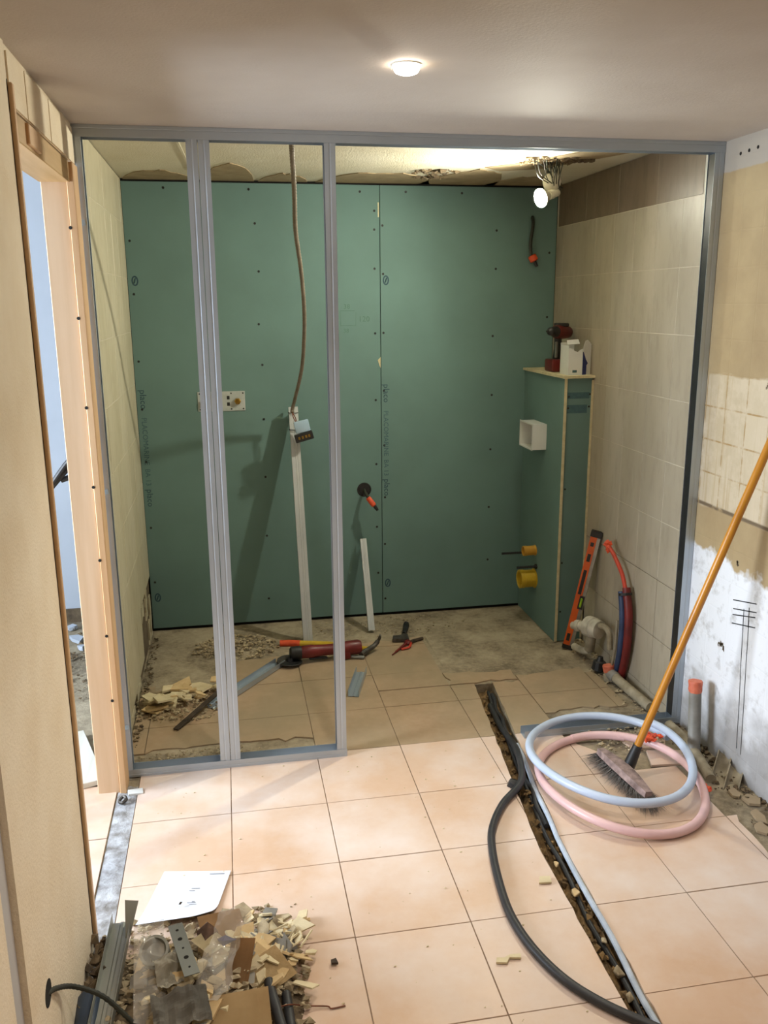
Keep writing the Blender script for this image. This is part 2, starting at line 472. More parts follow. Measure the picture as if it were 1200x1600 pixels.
def build_floor():
    bm = nb()
    ys = [-1.75, 1.15, 2.355, 3.53, 4.9]; XA, XB = -2.7, 1.95
    def q(p): return bm.verts.new((p[0], p[1], p[2] if len(p) > 2 else ZS))
    def quad(*p): bm.faces.new([q(x) for x in p])
    quad((XA, -1.75), (XB, -1.75), (XB, 1.15), (XA, 1.15)); quad((XA, 3.53), (XB, 3.53), (XB, 4.9), (XA, 4.9))
    for (a1, b1, y1), (a0, b0, y0) in ((TR[2], TR[1]), (TR[1], TR[0])):
        quad((XA, y1), (a1, y1), (a0, y0), (XA, y0)); quad((b1, y1), (XB, y1), (XB, y0), (b0, y0))
        D = -.075
        quad((a1, y1), (a1, y1, D), (a0, y0, D), (a0, y0)); quad((b0, y0), (b0, y0, D), (b1, y1, D), (b1, y1))
    quad((TR[0][0], 3.53), (TR[0][0], 3.53, -.075), (TR[0][1], 3.53, -.075), (TR[0][1], 3.53))
    quad((TR[2][0], 1.15), (TR[2][1], 1.15), (TR[2][1], 1.15, -.075), (TR[2][0], 1.15, -.075))
    bmesh.ops.remove_doubles(bm, verts=list(bm.verts), dist=1e-5)
    return struct('floor', bm, 'screed', 'tiled floor with screed and dust showing where tiles are gone')
floor = build_floor()
# trench bed: uneven earth
bm = nb(); rows = []
ny, nx = 120, 8
for j in range(ny+1):
    y = 1.15+(3.53-1.15)*j/ny; a, b = trench_lr(y)
    rows.append([bm.verts.new((a+(b-a)*i/nx, y, -.045+.025*mnoise.noise(Vector((i*.5, y*16, 3)))+.012*mnoise.noise(Vector((i*2.1, y*60, 1))))) for i in range(nx+1)])
for A, B in zip(rows, rows[1:]):
    for i in range(nx): bm.faces.new((A[i], A[i+1], B[i+1], B[i]))
obj('trench_bed', bm, 'earth', floor)
bm = nb()
for i in range(260):
    y = 1.2+2.3*rng.random(); a, b = trench_lr(y); s = .004+.012*rng.random()**2
    octa(bm, (a+(b-a)*(.1+.8*rng.random()), y, -.036+.012*rng.random()), (s, s*1.3, s*.8))
tag(obj('trench_rubble', bm, 'earth', floor), kind='stuff')

# ---- floor tiles, each its own piece
def clip(poly, nx_, ny_, d):
    out = []
    n = len(poly)
    for i in range(n):
        p, q = poly[i], poly[(i+1) % n]; a = p[0]*nx_+p[1]*ny_-d; b = q[0]*nx_+q[1]*ny_-d
        if a <= 0: out.append(p)
        if (a < 0 < b) or (b < 0 < a):
            t = a/(a-b); out.append((p[0]+(q[0]-p[0])*t, p[1]+(q[1]-p[1])*t))
    return out
def area(poly): return abs(sum(poly[i][0]*poly[(i+1) % len(poly)][1]-poly[(i+1) % len(poly)][0]*poly[i][1] for i in range(len(poly))))/2
def jag(poly, pred, amp=.010, stp=.035):
    out = []; n = len(poly)
    for i in range(n):
        p, q = poly[i], poly[(i+1) % n]; out.append(p)
        if pred(p) and pred(q):
            L = math.dist(p, q); k = int(L/stp)
            nxx, nyy = -(q[1]-p[1])/max(L, 1e-6), (q[0]-p[0])/max(L, 1e-6)
            for j in range(1, k):
                t = (j+rng.uniform(-.3, .3))/k; o = rng.uniform(-.2, 1)*amp
                out.append((p[0]+(q[0]-p[0])*t+nxx*o, p[1]+(q[1]-p[1])*t+nyy*o))
    return out
def tile_piece(poly, mat, z=0.0, tilt=0.0):
    if len(poly) < 3 or area(poly) < .0004: return
    cx = sum(p[0] for p in poly)/len(poly); cy_ = sum(p[1] for p in poly)/len(poly)
    bm = nb(); prism(bm, [(p[0]-cx, p[1]-cy_) for p in poly], -.009, 0.0)
    o = obj('tile', bm, mat, floor, local=True)
    o.location = (cx, cy_, z+rng.uniform(-.0006, .0006)); o.rotation_euler = (rng.uniform(-1, 1)*tilt, rng.uniform(-1, 1)*tilt, 0)
    return o
def split_trench(poly, far):
    (a0, b0, y0), (a1, b1, y1) = (TR[0], TR[1]) if far else (TR[1], TR[2])
    res = []
    s = (a0-a1)/(y0-y1); c = a1-s*y1           # left edge: x = c + s*y
    L = clip(poly, 1, -s, c)
    if len(L) >= 3: res.append(jag(L, lambda p: abs(p[0]-s*p[1]-c) < 1e-4, .006, .05))
    s2 = (b0-b1)/(y0-y1); c2 = b1-s2*y1
    Rr = clip(poly, -1, s2, -c2)
    if len(Rr) >= 3: res.append(jag(Rr, lambda p: abs(p[0]-s2*p[1]-c2) < 1e-4, .006, .05))
    return res
GX = [-0.418, -0.385, -0.055, 0.275, 0.605, 0.935, 1.265, 1.595, 1.71]
GY = [0.345, 0.68, 1.015, 1.35, 1.685, 2.02, 2.355, 2.69, 3.04]
G = .0016
shared_full = {}
def full_tile(x0, x1, y0, y1, mat):
    k = (round(x1-x0, 3), round(y1-y0, 3), mat)
    if k not in shared_full:
        bm = nb(); box(bm, -(x1-x0)/2+G, (x1-x0)/2-G, -(y1-y0)/2+G, (y1-y0)/2-G, -.009, 0); bevel(bm, .0009, 1)
        o = obj('tile', bm, mat, floor, local=True); shared_full[k] = o
    else:
        o = link_copy(shared_full[k], 'tile', (0, 0, 0), None, floor)
    o.location = ((x0+x1)/2, (y0+y1)/2, rng.uniform(-.0005, .0005))
for i in range(1, len(GX)-1):
    for j in range(len(GY)-1):
        x0, x1, y0, y1 = GX[i], GX[i+1], GY[j], GY[j+1]
        poly = [(x0+G, y0+G), (x1-G, y0+G), (x1-G, y1-G), (x0+G, y1-G)]
        if i == 7:                                    # broken strip along the right wall
            if y0 > 2.3: continue
            lim = {0: 1.66}.get(0) - .02*(j % 2)
            poly = clip(poly, 1, .22 if y0 < 1.9 else -.10, lim+(.22*1.9 if y0 < 1.9 else -.10*2.4))
            tile_piece(jag(poly, lambda p: p[0] > 1.60, .012, .05), 'tile_f'); continue
        if i == 6 and j == len(GY)-2:                 # smashed tile inside the hose coils
            tile_piece(jag(clip(poly, 1, .6, 1.40+.6*2.75), lambda p: abs(p[0]+.6*p[1]-1.40-.6*2.75) < 1e-4, .014, .03), 'tile_f'); continue
        a_, b_ = trench_lr(min(max((y0+y1)/2, 1.16), 3.5))
        if y1 > 1.16 and (x0 < 1.14 and x1 > .88):
            for p in split_trench(poly, y0 > 2.3): tile_piece(p, 'tile_f')
            continue
        full_tile(x0, x1, y0, y1, 'tile_f')
# slabs of the smashed tile, lying loose
tile_piece([(1.50, 2.70), (1.66, 2.69), (1.68, 2.78), (1.53, 2.80)], 'tile_f', .006, .05)
tile_piece([(1.49, 2.83), (1.62, 2.82), (1.66, 2.90), (1.60, 2.95), (1.47, 2.93)], 'tile_f', .004, .03)
# shower side: dusty tiles with broken edges towards the back
GYI = [3.04, 3.375, 3.71, 4.045, 4.38]
back = {0: 3.78, 1: 3.72, 2: 4.02, 3: 4.12, 4: 4.13, 5: 3.66, 6: 3.60, 7: 3.55}
for i in range(0, 8):
    x0, x1 = (GX[i], GX[i+1]) if i else (-.447, GX[1])
    if i == 7: x1 = 1.64
    for j in range(4):
        y0, y1 = GYI[j], GYI[j+1]
        if y0 > back[i]: continue
        poly = [(x0+G, y0+G), (x1-G, y0+G), (x1-G, y1-G), (x0+G, y1-G)]
        fr = j == 0 and (x1 < .40 or x0 > 1.2)
        Y0 = 3.165 if x1 < .3 else 3.19
        if fr: poly = clip(poly, 0, -1, -Y0)
        cut = y1 > back[i]
        if cut: poly = clip(poly, .08 if i % 2 else -.10, 1, back[i]+(.08 if i % 2 else -.10)*(x0+x1)/2)
        if len(poly) < 3: continue
        if x0 < 1.14 and x1 > .93 and y0 < 3.5:
            pcs = split_trench([p for p in poly], True)
            if y1 > 3.53: pcs = [clip(p, 0, 1, 3.53) for p in pcs]+[clip(poly, 0, -1, -3.54)]
        else: pcs = [poly]
        for p in pcs:
            if len(p) < 3: continue
            if fr: p = jag(p, lambda q: abs(q[1]-Y0) < 1e-4, .03, .035)
            if cut: p = jag(p, lambda q: q[1] > y0+.03, .02, .04)
            tile_piece(p, 'tile_d')
# grout bed just under the tile faces
bm = nb()
def bed(poly):
    if len(poly) > 2: bm.faces.new([bm.verts.new((p[0], p[1], -.0028)) for p in poly])
for p in split_trench([(-.385, 1.2), (1.595, 1.2), (1.595, 2.355), (-.385, 2.355)], False): bed([q for q in p])
for p in split_trench([(-.385, 2.355), (1.265, 2.355), (1.265, 3.04), (-.385, 3.04)], True): bed([q for q in p])
bed([(1.265, 2.355), (1.595, 2.355), (1.595, 2.69), (1.265, 2.69)])
for p in split_trench([(.3, 3.04), (1.265, 3.04), (1.265, 3.5), (.3, 3.5)], True): bed([q for q in p])
bed([(-.38, 3.2), (.3, 3.2), (.3, 3.7), (-.38, 3.7)]); bed([(.3, 3.5), (.93, 3.5), (.93, 4.05), (.3, 4.05)])
obj('grout_bed', bm, 'joint', floor)
# tiles carrying on through the doorway
for xa, xb in ((-.78, -.458), (-1.11, -.782)):
    for ya, yb in ((1.95, 2.285), (2.287, 2.62), (2.622, 2.955)):
        tile_piece([(xa+G, ya+G), (xb-G, ya+G), (xb-G, yb-G), (xa+G, yb-G)], 'tile_f')
# dusty strip along the door sill
bm = nb(); rows = []
for j in range(40):
    y = 2.0+.93*j/39
    rows.append([bm.verts.new((-.455+.068*i/5, y, ZS+.003+(.010*max(0, mnoise.noise(Vector((i*.9, y*22, 9)))) if 0 < i < 5 else 0))) for i in range(6)])
for A, B in zip(rows, rows[1:]):
    for i in range(5): bm.faces.new((A[i], A[i+1], B[i+1], B[i]))
obj('sill_dust', bm, 'blue_dust', floor, smooth=True)
# loose dust and crumbs over the shower screed: uneven relief
bm = nb(); rows = []
nx, ny = 90, 60
for j in range(ny+1):
    y = 3.56+.93*j/ny
    rows.append([])
    for i in range(nx+1):
        x = -.445+2.18*i/nx
        h = .010*mnoise.noise(Vector((x*5, y*5, 0)))+.006*mnoise.noise(Vector((x*17, y*17, 4)))
        k = 0.0
        lim = 3.72+(.3 if x > -.05 else 0)+(.1 if x > .3 else 0) if x < .95 else 3.62
        k = min(1, max(-1.5, (y-lim)/.10))
        rows[-1].append(bm.verts.new((x, y, ZS+.004*k+ (h*.7 if k > 0 else -.008)-(.01 if k < 0 else 0))))
for A, B in zip(rows, rows[1:]):
    for i in range(nx): bm.faces.new((A[i], A[i+1], B[i+1], B[i]))
obj('screed_relief', bm, 'screed', floor, smooth=True)

# ---- ceilings
bm = nb(); box(bm, -.56, 1.95, -1.75, 3.05, ZC, ZC+.25)
ceiling = struct('ceiling', bm, 'ceil', 'smooth white painted ceiling with one recessed spot')
bm = nb(); box(bm, -.56, 1.95, 3.05, 4.7, ZCI, ZCI+.2)
ceil_in = struct('ceiling_shower', bm, 'ceil_in', 'cream textured ceiling over the shower, torn along the back')
def ragged(cx0, cx1, y_front, seed, amp=.06):
    r = random.Random(seed); n = 14; pts = []
    for i in range(n+1):
        t = i/n; e = math.sin(math.pi*t)
        pts.append((cx0+(cx1-cx0)*t, 4.515-(4.515-y_front)*e**.6+r.uniform(-amp, amp)*e*.6))
    return pts+[(cx1, 4.516), (cx0, 4.516)]
for a in ((-.44, -.1, 4.22, 1), (-.06, .18, 3.98, 2), (.20, .44, 4.26, 3), (.48, 1.06, 4.16, 4), (1.0, 1.40, 4.02, 5), (1.34, 1.72, 4.2, 6)):
    bm = nb(); prism(bm, ragged(*a), ZCI-.0035, ZCI-.0005); obj('torn_patch', bm, 'torn', ceil_in)
# a paper joint on the left of that ceiling
bm = nb(); prism(bm, [(-.155, 3.06), (-.145, 3.06), (-.105, 4.2), (-.115, 4.2)], ZCI-.0025, ZCI); obj('ceiling_joint', bm, 'ceil_in', ceil_in)
# darker plaster swath running to the right wall
bm = nb(); prism(bm, [(1.18, 3.95), (1.30, 3.80), (1.52, 3.35), (1.74, 3.06), (1.74, 3.3), (1.60, 3.62), (1.45, 3.95), (1.28, 4.05)], ZCI-.0025, ZCI-.0004); obj('torn_patch', bm, 'torn', ceil_in)
# crumbling hollow at the back edge
bm = nb()
for i in range(46):
    s = .006+.014*rng.random(); octa(bm, (.90+.18*rng.random(), 4.02+.28*rng.random(), ZCI-.004), (s*1.6, s, s*.7))
tag(obj('ceiling_crumbs', bm, 'rubble_dark', ceil_in), kind='stuff')

# ---- left corridor wall, its door opening and timber
bm = nb(); box(bm, -.53, XL, 1.49, 2.118, ZS, ZC); box(bm, -.53, XL-.004, 2.118, 2.985, 2.125, ZC)
box(bm, -.53, XL, -1.75, 1.40, ZS, ZC)
wall_left = struct('wall_left', bm, 'plaster_left', 'cream plaster wall with a cable hole beside the door opening')
bm = nb(); lathe(bm, [(.028, 0), (.028, .0016)], axis_m((XL-.0006, 1.622, .30), (1, 0, 0))); o = obj('cable_hole', bm, 'gap', wall_left); 
bm = nb(); box(bm, -.545, XL-.012, 1.395, 1.488, ZS, ZC-.001); bevel(bm, .004)
struct('trim_1', bm, simple('grey_white_trim', '#b9b7b6', '#adabab', 4, .6), 'grey painted door casing at the near end of the plaster wall')
door = tag(bpy.data.objects.new('door_1', None), 'pine door frame without a door in the left wall', None, None, 'structure'); COL.objects.link(door); door.location = (-.48, 2.5, 0)
def wbox(name, a, mat, b=.002):
    bm = nb(); box(bm, *a); bevel(bm, b, 1); return obj(name, bm, mat, door)
bm = nb(); rr_ = random.Random(31); rows = []
for i in range(61):
    z = 2.17*i/60; a = 2.1125+rr_.uniform(-.0015, .0015); rows.append((bm.verts.new((XL+.0006, a, z)), bm.verts.new((XL+.0006, 2.1185, z))))
for A_, B_ in zip(rows, rows[1:]): bm.faces.new((A_[0], A_[1], B_[1], B_[0]))
obj('open_joint', bm, 'gap', wall_left)
wbox('lining_strip', (-.535, XL+.010, 2.118, 2.136, ZS, 2.165), 'pine')
wbox('jamb_board', (-.523, -.447, 2.902, 2.935, ZS, 2.075), 'pine_pale')
wbox('jamb_strip', (-.446, -.424, 2.892, 2.985, ZS, 2.12), 'pine')
wbox('head_beam', (-.528, -.436, 2.138, 2.90, 2.062, 2.123), 'pine_h')
wbox('head_block', (-.46, -.428, 2.30, 2.44, 2.070, 2.118), 'pine')
bm = nb()
for z in (1.93, 1.66, 1.38, 1.12, .87, .6, .36):
    lathe(bm, [(.0055, 0), (.0055, .002), (0, .002)], axis_m((-.4455, 2.893, z), (0, -1, 0)), 8)
obj('jamb_screws', bm, 'screw', door)
bm = nb(); 
for y0, y1, x in ((2.14, 2.31, 0), (2.313, 2.5, .0015), (2.503, 2.60, 0), (2.603, 2.8, .0015), (2.803, 2.98, 0)):
    box(bm, XL-.004, XL+x, y0, y1, 2.126, 2.232)
obj('header_boards', bm, 'plaster_left', wall_left)
# side room seen through the opening
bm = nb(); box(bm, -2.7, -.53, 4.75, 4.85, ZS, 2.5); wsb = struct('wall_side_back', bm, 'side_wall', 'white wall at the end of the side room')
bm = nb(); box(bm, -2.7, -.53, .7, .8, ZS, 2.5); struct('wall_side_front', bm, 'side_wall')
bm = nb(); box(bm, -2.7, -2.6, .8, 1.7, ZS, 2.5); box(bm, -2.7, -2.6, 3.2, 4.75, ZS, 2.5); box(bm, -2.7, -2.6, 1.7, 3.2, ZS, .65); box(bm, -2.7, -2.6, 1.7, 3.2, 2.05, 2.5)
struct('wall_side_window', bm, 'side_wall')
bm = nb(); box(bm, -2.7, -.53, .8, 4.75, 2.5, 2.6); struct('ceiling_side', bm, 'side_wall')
win = tag(bpy.data.objects.new('window_1', None), None, None, None, 'structure'); COL.objects.link(win); win.location = (-2.65, 2.45, .65)
bm = nb()
for a in ((1.7, 1.76, .65, 2.05), (3.14, 3.2, .65, 2.05), (2.42, 2.48, .71, 1.99), (1.76, 3.14, .65, .71), (1.76, 3.14, 1.99, 2.05)):
    box(bm, -2.675, -2.625, *a)
obj('window_frame', bm, 'white_plastic', win)
# ---- shower walls
bm = nb(); box(bm, -.53, XLS-.008, 2.985, 4.62, ZS, 2.5)
wall_ls = struct('wall_left_shower', bm, 'render', 'tiled left wall of the shower, broken away at the bottom')
bm = nb(); box(bm, XRS+.008, 1.95, 3.045, 4.62, ZS, 2.5)
wall_rs = struct('wall_right_shower', bm, 'grout', 'tiled right wall of the shower with a brown top row')
ROWS = [2.077-.253*k for k in range(9)]
def wall_tiles(wall, x, side, mat, skip, frieze):
    src = {}
    def put(y0, y1, z0, z1, mt):
        k = (round(y1-y0, 3), round(z1-z0, 3), mt)
        t0, t1 = (0, .008) if side > 0 else (-.008, 0)
        if k not in src:
            bm = nb(); box(bm, t0, t1, G*.7, y1-y0-G*.7, G*.7, z1-z0-G*.7); bevel(bm, .0008, 1)
            src[k] = obj('tile', bm, mt, wall, local=True); o = src[k]
        else: o = link_copy(src[k], 'tile', (0, 0, 0), None, wall)
        o.location = (x+rng.uniform(-.0005, .0005), y0, z0)
    ycol = [3.046, 3.2, 3.4, 3.6, 3.8, 4.0, 4.2, 4.4, 4.5]
    for r in range(8):
        for c in range(8):
            if (r, c) in skip: continue
            put(ycol[c], ycol[c+1], ROWS[r+1], ROWS[r], mat)
    for c in range(8):
        if (8, c) not in skip: put(ycol[c], ycol[c+1], 0, ROWS[8], mat)
    fy = [3.063, 3.417, 3.771, 4.125, 4.479] if frieze else ycol
    for a, b in zip(fy, fy[1:]): put(a, b, 2.077, ZCI-.002, 'tile_frieze' if frieze else mat)
for wl, xx, za, sg in ((wall_rs, XRS, .57, 1), (wall_ls, XLS, .31, -1)):
    bm = nb(); box(bm, xx+sg*.0010, xx+sg*.0085, 3.047, 4.499, za, ZCI-.003); obj('grout_bed', bm, 'grout', wl)
wall_tiles(wall_rs, XRS, 1, 'tile_r', {(8, 4), (8, 5), (7, 4), (7, 5)}, True)
wall_tiles(wall_ls, XLS, -1, 'tile_l', {(8, c) for c in range(2, 8)} | {(7, 5), (7, 6), (7, 7)}, False)
# broken tile remains at the bottom of the left wall
for (ya, yb, za, zb) in ((3.62, 3.80, .0, .045), (3.4, 3.52, 0, .04), (4.02, 4.12, .22, .30), (4.22, 4.30, .16, .30), (4.40, 4.46, .0, .22), (4.3, 4.36, .0, .12)):
    bm = nb(); pl = jag([(ya, za), (yb, za), (yb, zb), (ya, zb)], lambda p: True, .02, .03)
    prism(bm, pl, -.008, 0, frame_m((XLS, 0, 0), (0, 1, 0), (0, 0, 1), (1, 0, 0))); obj('tile', bm, 'tile_l', wall_ls)
# near right wall
bm = nb(); box(bm, XR, 1.95, -1.75, 3.045, ZS, ZC); wall_right = struct('wall_right', bm, 'right_wall', 'stripped right wall with adhesive traces and a white repainted patch')
bm = nb()
for y in (2.90, 2.85, 2.80): lathe(bm, [(.006, 0), (.006, .0015), (0, .0015)], axis_m((XR, y, 2.19+ (2.9-y)*.05), (-1, 0, 0)), 8)
obj('plug_holes', bm, 'gap', wall_right)
bm = nb()
def wall_stroke(bm, p, q, w=.003):
    a = Vector((XR-.0006, p[0], p[1])); b = Vector((XR-.0006, q[0], q[1])); d = (b-a); n = Vector((0, -d.z, d.y)).normalized()*w/2
    bm.faces.new([bm.verts.new(v) for v in (a-n, b-n, b+n, a+n)])
for (p, q) in (((2.705, .640), (2.565, .672)), ((2.70, .608), (2.56, .642)), ((2.70, .585), (2.565, .622)), ((2.70, .552), (2.56, .586)),
               ((2.635, .63), (2.63, .55)), ((2.605, .645), (2.60, .57))):
    wall_stroke(bm, p, q, .004)
for pts in ([(2.63, .56), (2.622, .42), (2.61, .28), (2.60, .10)], [(2.60, .60), (2.592, .44), (2.582, .28), (2.572, .09)]):
    for a, b in zip(pts, pts[1:]): wall_stroke(bm, a, b, .0035)
obj('marker_lines', bm, 'marker', wall_right)
bm = nb()
for (y, z) in ((2.752, .447), (2.765, .440), (2.74, .437), (2.70, .78), (2.62, 1.42)):
    for k in range(5): wall_stroke(bm, (y+rng.uniform(-.01, .01), z+rng.uniform(-.012, .012)), (y+rng.uniform(-.01, .01), z+rng.uniform(-.012, .012)), .006)
obj('stain_marks', bm, 'render', wall_right)
bm = nb(); box(bm, -.53, 1.95, -1.75, -1.65, ZS, ZC); struct('wall_front', bm, 'plaster_left')

# ---- green boards on the back wall
bm = nb(); box(bm, -.53, 1.95, 4.514, 4.75, ZS, 2.5); wall_back = struct('wall_back', bm, 'gap', 'back wall clad with green moisture resistant plasterboard')
SCR = [[(0.185, 1.857), (0.175, 2.085), (0.175, 1.6), (0.185, 1.397), (0.182, 1.119), (0.178, 0.814), (0.173, 0.494), (0.170, 0.14),
        (0.771, 1.87), (0.771, 1.547), (0.771, 1.202), (0.771, 0.859), (0.771, 0.511), (0.776, 0.247), (0.772, 2.15), (.771, 2.06),
        (-0.425, 1.425), (-0.425, 1.186), (-0.424, 0.917), (-0.424, 0.569), (-0.424, 0.271), (-.424, 1.75), (-.426, 2.0), (-0.253, 2.245), (0.152, 2.243), (0.7, 2.24)],
       [(0.815, 1.844), (0.815, 1.549), (0.815, 0.959), (0.817, 0.674), (0.815, 0.411), (0.815, 0.095), (.815, 1.25), (.813, 2.08), (1.405, 1.525), (1.407, 1.213),
        (1.406, 0.916), (1.404, 0.591), (1.404, 0.286), (1.414, 2.06), (1.414, 1.869), (0.934, 2.242), (1.226, 2.24), (1.705, 1.95), (1.705, 1.62)]]
def back_m(x, z): return frame_m((x, YB-.0004, z), (0, 0, -1), (1, 0, 0), (0, -1, 0))   # text running downwards
BOARDS = []
for k, (xa, xb) in enumerate(((-.449, .7985), (.8015, 1.741))):
    bm = nb(); box(bm, xa, xb, YB, 4.5125, .012, 2.272); bevel(bm, .0012, 1); bo = obj('plasterboard', bm, 'board', wall_back); BOARDS.append(bo)
    bm = nb()
    for (x, z) in SCR[k]: lathe(bm, [(.0062, 0), (.0062, .0012), (.002, .0006), (0, .0006)], axis_m((x, YB, z), (0, -1, 0)), 8)
    tag(obj('screws', bm, 'screw', bo), kind='stuff')
    x0 = xa+.012 if k else xa+.018
    # vertical factory print and two round stamps
    for body, z, sz, mt in (('placo', 1.285, .046, 'ink_dark'), ('PLACOMARINE', 1.145, .036, 'ink'), ('BA 13', .882, .036, 'ink'), ('placo', .775, .044, 'ink_dark')):
        text_obj('printed_text', body, sz, back_m(x0, z), mt, bo)
    for z in (1.813, .185):
        bm = nb(); tube(bm, [(x0+.016+.013*math.cos(a), YB-.0003, z+.021*math.sin(a)) for a in [i*math.pi/8 for i in range(16)]], .0035, 4, True)
        for v in bm.verts: v.co.y = YB-.0004 if v.co.y < YB-.0003 else YB
        tube(bm, [(x0+.012, YB-.0003, z-.012), (x0+.02, YB-.0003, z+.012)], .003, 4); obj('round_stamp', bm, 'ink_dark', bo)
# pencilled square and figures
bm = nb()
def bstroke(p, q, w=.0018):
    a = Vector((p[0], YB-.0005, p[1])); b = Vector((q[0], YB-.0005, q[1])); d = b-a; n = Vector((-d.z, 0, d.x)).normalized()*w/2
    bm.faces.new([bm.verts.new(v) for v in (a-n, b-n, b+n, a+n)])
for p, q in (((.590, 1.662), (.665, 1.662)), ((.590, 1.662), (.592, 1.585)), ((.672, 1.655), (.670, 1.585)), ((.594, 1.588), (.668, 1.588))): bstroke(p, q)
obj('pencil_square', bm, 'pencil', BOARDS[0])
fm = lambda x, z: frame_m((x, YB-.0005, z), (1, 0, 0), (0, 0, 1), (0, -1, 0))
text_obj('pencil_figures', '38', .034, fm(.608, 1.672), 'pencil', BOARDS[0]); text_obj('pencil_figures', '120', .040, fm(.684, 1.607), 'pencil', BOARDS[0]); text_obj('pencil_figures', '38', .030, fm(.605, 1.552), 'pencil', BOARDS[0])
# torn paper flap at the joint, showing the core
bm = nb(); prism(bm, [(.7985, 1.425), (.784, 1.41), (.793, 1.38), (.7985, 1.37)], 0, .003, frame_m((0, YB+.0005, 0), (1, 0, 0), (0, 0, 1), (0, -1, 0))); obj('torn_flap', bm, 'core', BOARDS[0])
bm = nb(); box(bm, .790, .796, YB-.0006, YB, 2.12, 2.19); obj('filler_smear', bm, 'core', BOARDS[0])

# ================================================================== METAL STUD FRAME
fr = thing('partition_frame', 'galvanised steel stud frame for a partition in front of the shower', 'stud frame', (.65, YF+.025, 0))
def c_stud(name, x0, w, open_left=True, z0=.002, z1=2.242, lips=True):
    pts = [(0, .007), (0, 0), (w*.40, 0), (w*.46, .0007), (w*.54, .0007), (w*.60, 0), (w, 0), (w, .047), (0, .047), (0, .040)]
    if not lips: pts = pts[1:-1]
    if not open_left: pts = [(w-a, b) for a, b in pts]
    bm = nb(); profile_bar(bm, pts, .0012, z1-z0, Matrix.Translation((x0, YF+.0016, z0))); return obj(name, bm, 'steel', fr)
c_stud('stud', -.451, .041, False)
c_stud('stud', -.090, .0345, True); c_stud('stud', -.0520, .0345, False)
c_stud('stud', .350, .0365, True, lips=False)
c_stud('stud', 1.739, .0365, True, lips=False)
bm = nb(); box(bm, 1.7415, 1.7735, YF+.004, YF+.0465, .034, 2.205); tag(obj('shade_strip', bm, 'black', fr), 'black insert added for the shade inside the right stud')  # added black fill stands in for the unlit inside of the open stud
bm = nb(); box(bm, .3535, .3855, YF+.004, YF+.0465, .034, 2.205); tag(obj('shade_strip', bm, simple('dark_stud_shade', '#2f3434', '#262a2a', 9, .9), fr), 'dark insert added for the shadow inside the middle stud')  # interior shadow of the middle stud, put in as a dark fill
def u_track(x0, x1, z, leg):
    bm = nb(); s = 1 if z < 1 else -1
    M = frame_m((x0, YF, z), (0, 1, 0), (0, 0, 1), (1, 0, 0))
    profile_bar(bm, [(0, s*leg), (0, s*.012), (.0010, s*.0105), (0, s*.009), (0, 0), (.0505, 0), (.0505, s*leg)], .0011, x1-x0, M); return obj('track', bm, 'steel', fr)
u_track(-.453, 1.777, 2.2438, .036); u_track(-.453, .389, .0006, .030); u_track(1.105, 1.777, .0006, .030)
for (x, z) in ((-.436, 1.962), (-.434, 1.09), (-.432, .21)):
    bm = nb(); prism(bm, [(0, 0), (.028, .004), (.026, .022), (.012, .018), (.010, .04), (.001, .036)], -.004, 0.0, frame_m((x-.006, YF-.0005, z-.02), (1, 0, 0), (0, 0, 1), (0, -1, 0)))
    obj('tape_scrap', bm, 'blister', fr)

# ================================================================== LAMPS
d = thing('recessed_spot', 'lit round recessed spot in the ceiling before the frame', 'ceiling light', (.454, 2.176, ZC))
bm = nb(); lathe(bm, [(.030, -.001), (.032, -.003), (.035, -.003), (.037, -.001), (.037, 0), (.030, 0)], Matrix.Translation((.454, 2.176, ZC)), 32); obj('ring', bm, 'white_plastic', d, smooth=True)
bm = nb(); lathe(bm, [(.031, -.0005), (.031, -.010), (.027, -.017), (.017, -.021), (0, -.022)], Matrix.Translation((.454, 2.176, ZC)), 32); obj('lens', bm, 'spot_lens', d, smooth=True)
def ceiling_spot(x, y, power):
    l = bpy.data.lights.new('spot_light', 'SPOT'); l.energy = power; l.color = SPOT_COL; l.spot_size = math.radians(108); l.spot_blend = .9; l.shadow_soft_size = .03
    o = bpy.data.objects.new('spot_light', l); COL.objects.link(o); o.location = (x, y, ZC-.035); return o
ceiling_spot(.454, 2.176, SPOT_W)
for (x, y) in ((.454, .85), (.454, -.5)):     # the same row of spots goes on over the photographer
    d2 = thing('recessed_spot', 'lit recessed ceiling spot further back in the corridor', 'ceiling light', (x, y, ZC), 'corridor spots out of view')
    bm = nb(); lathe(bm, [(.030, -.001), (.033, -.004), (.043, -.004), (.046, -.001), (.046, 0), (.030, 0)], Matrix.Translation((x, y, ZC)), 24); obj('ring', bm, 'white_plastic', d2, smooth=True)
    bm = nb(); lathe(bm, [(.031, -.0005), (.028, -.006), (0, -.012)], Matrix.Translation((x, y, ZC)), 24); obj('lens', bm, 'spot_lens', d2, smooth=True)
    ceiling_spot(x, y, SPOT_W)

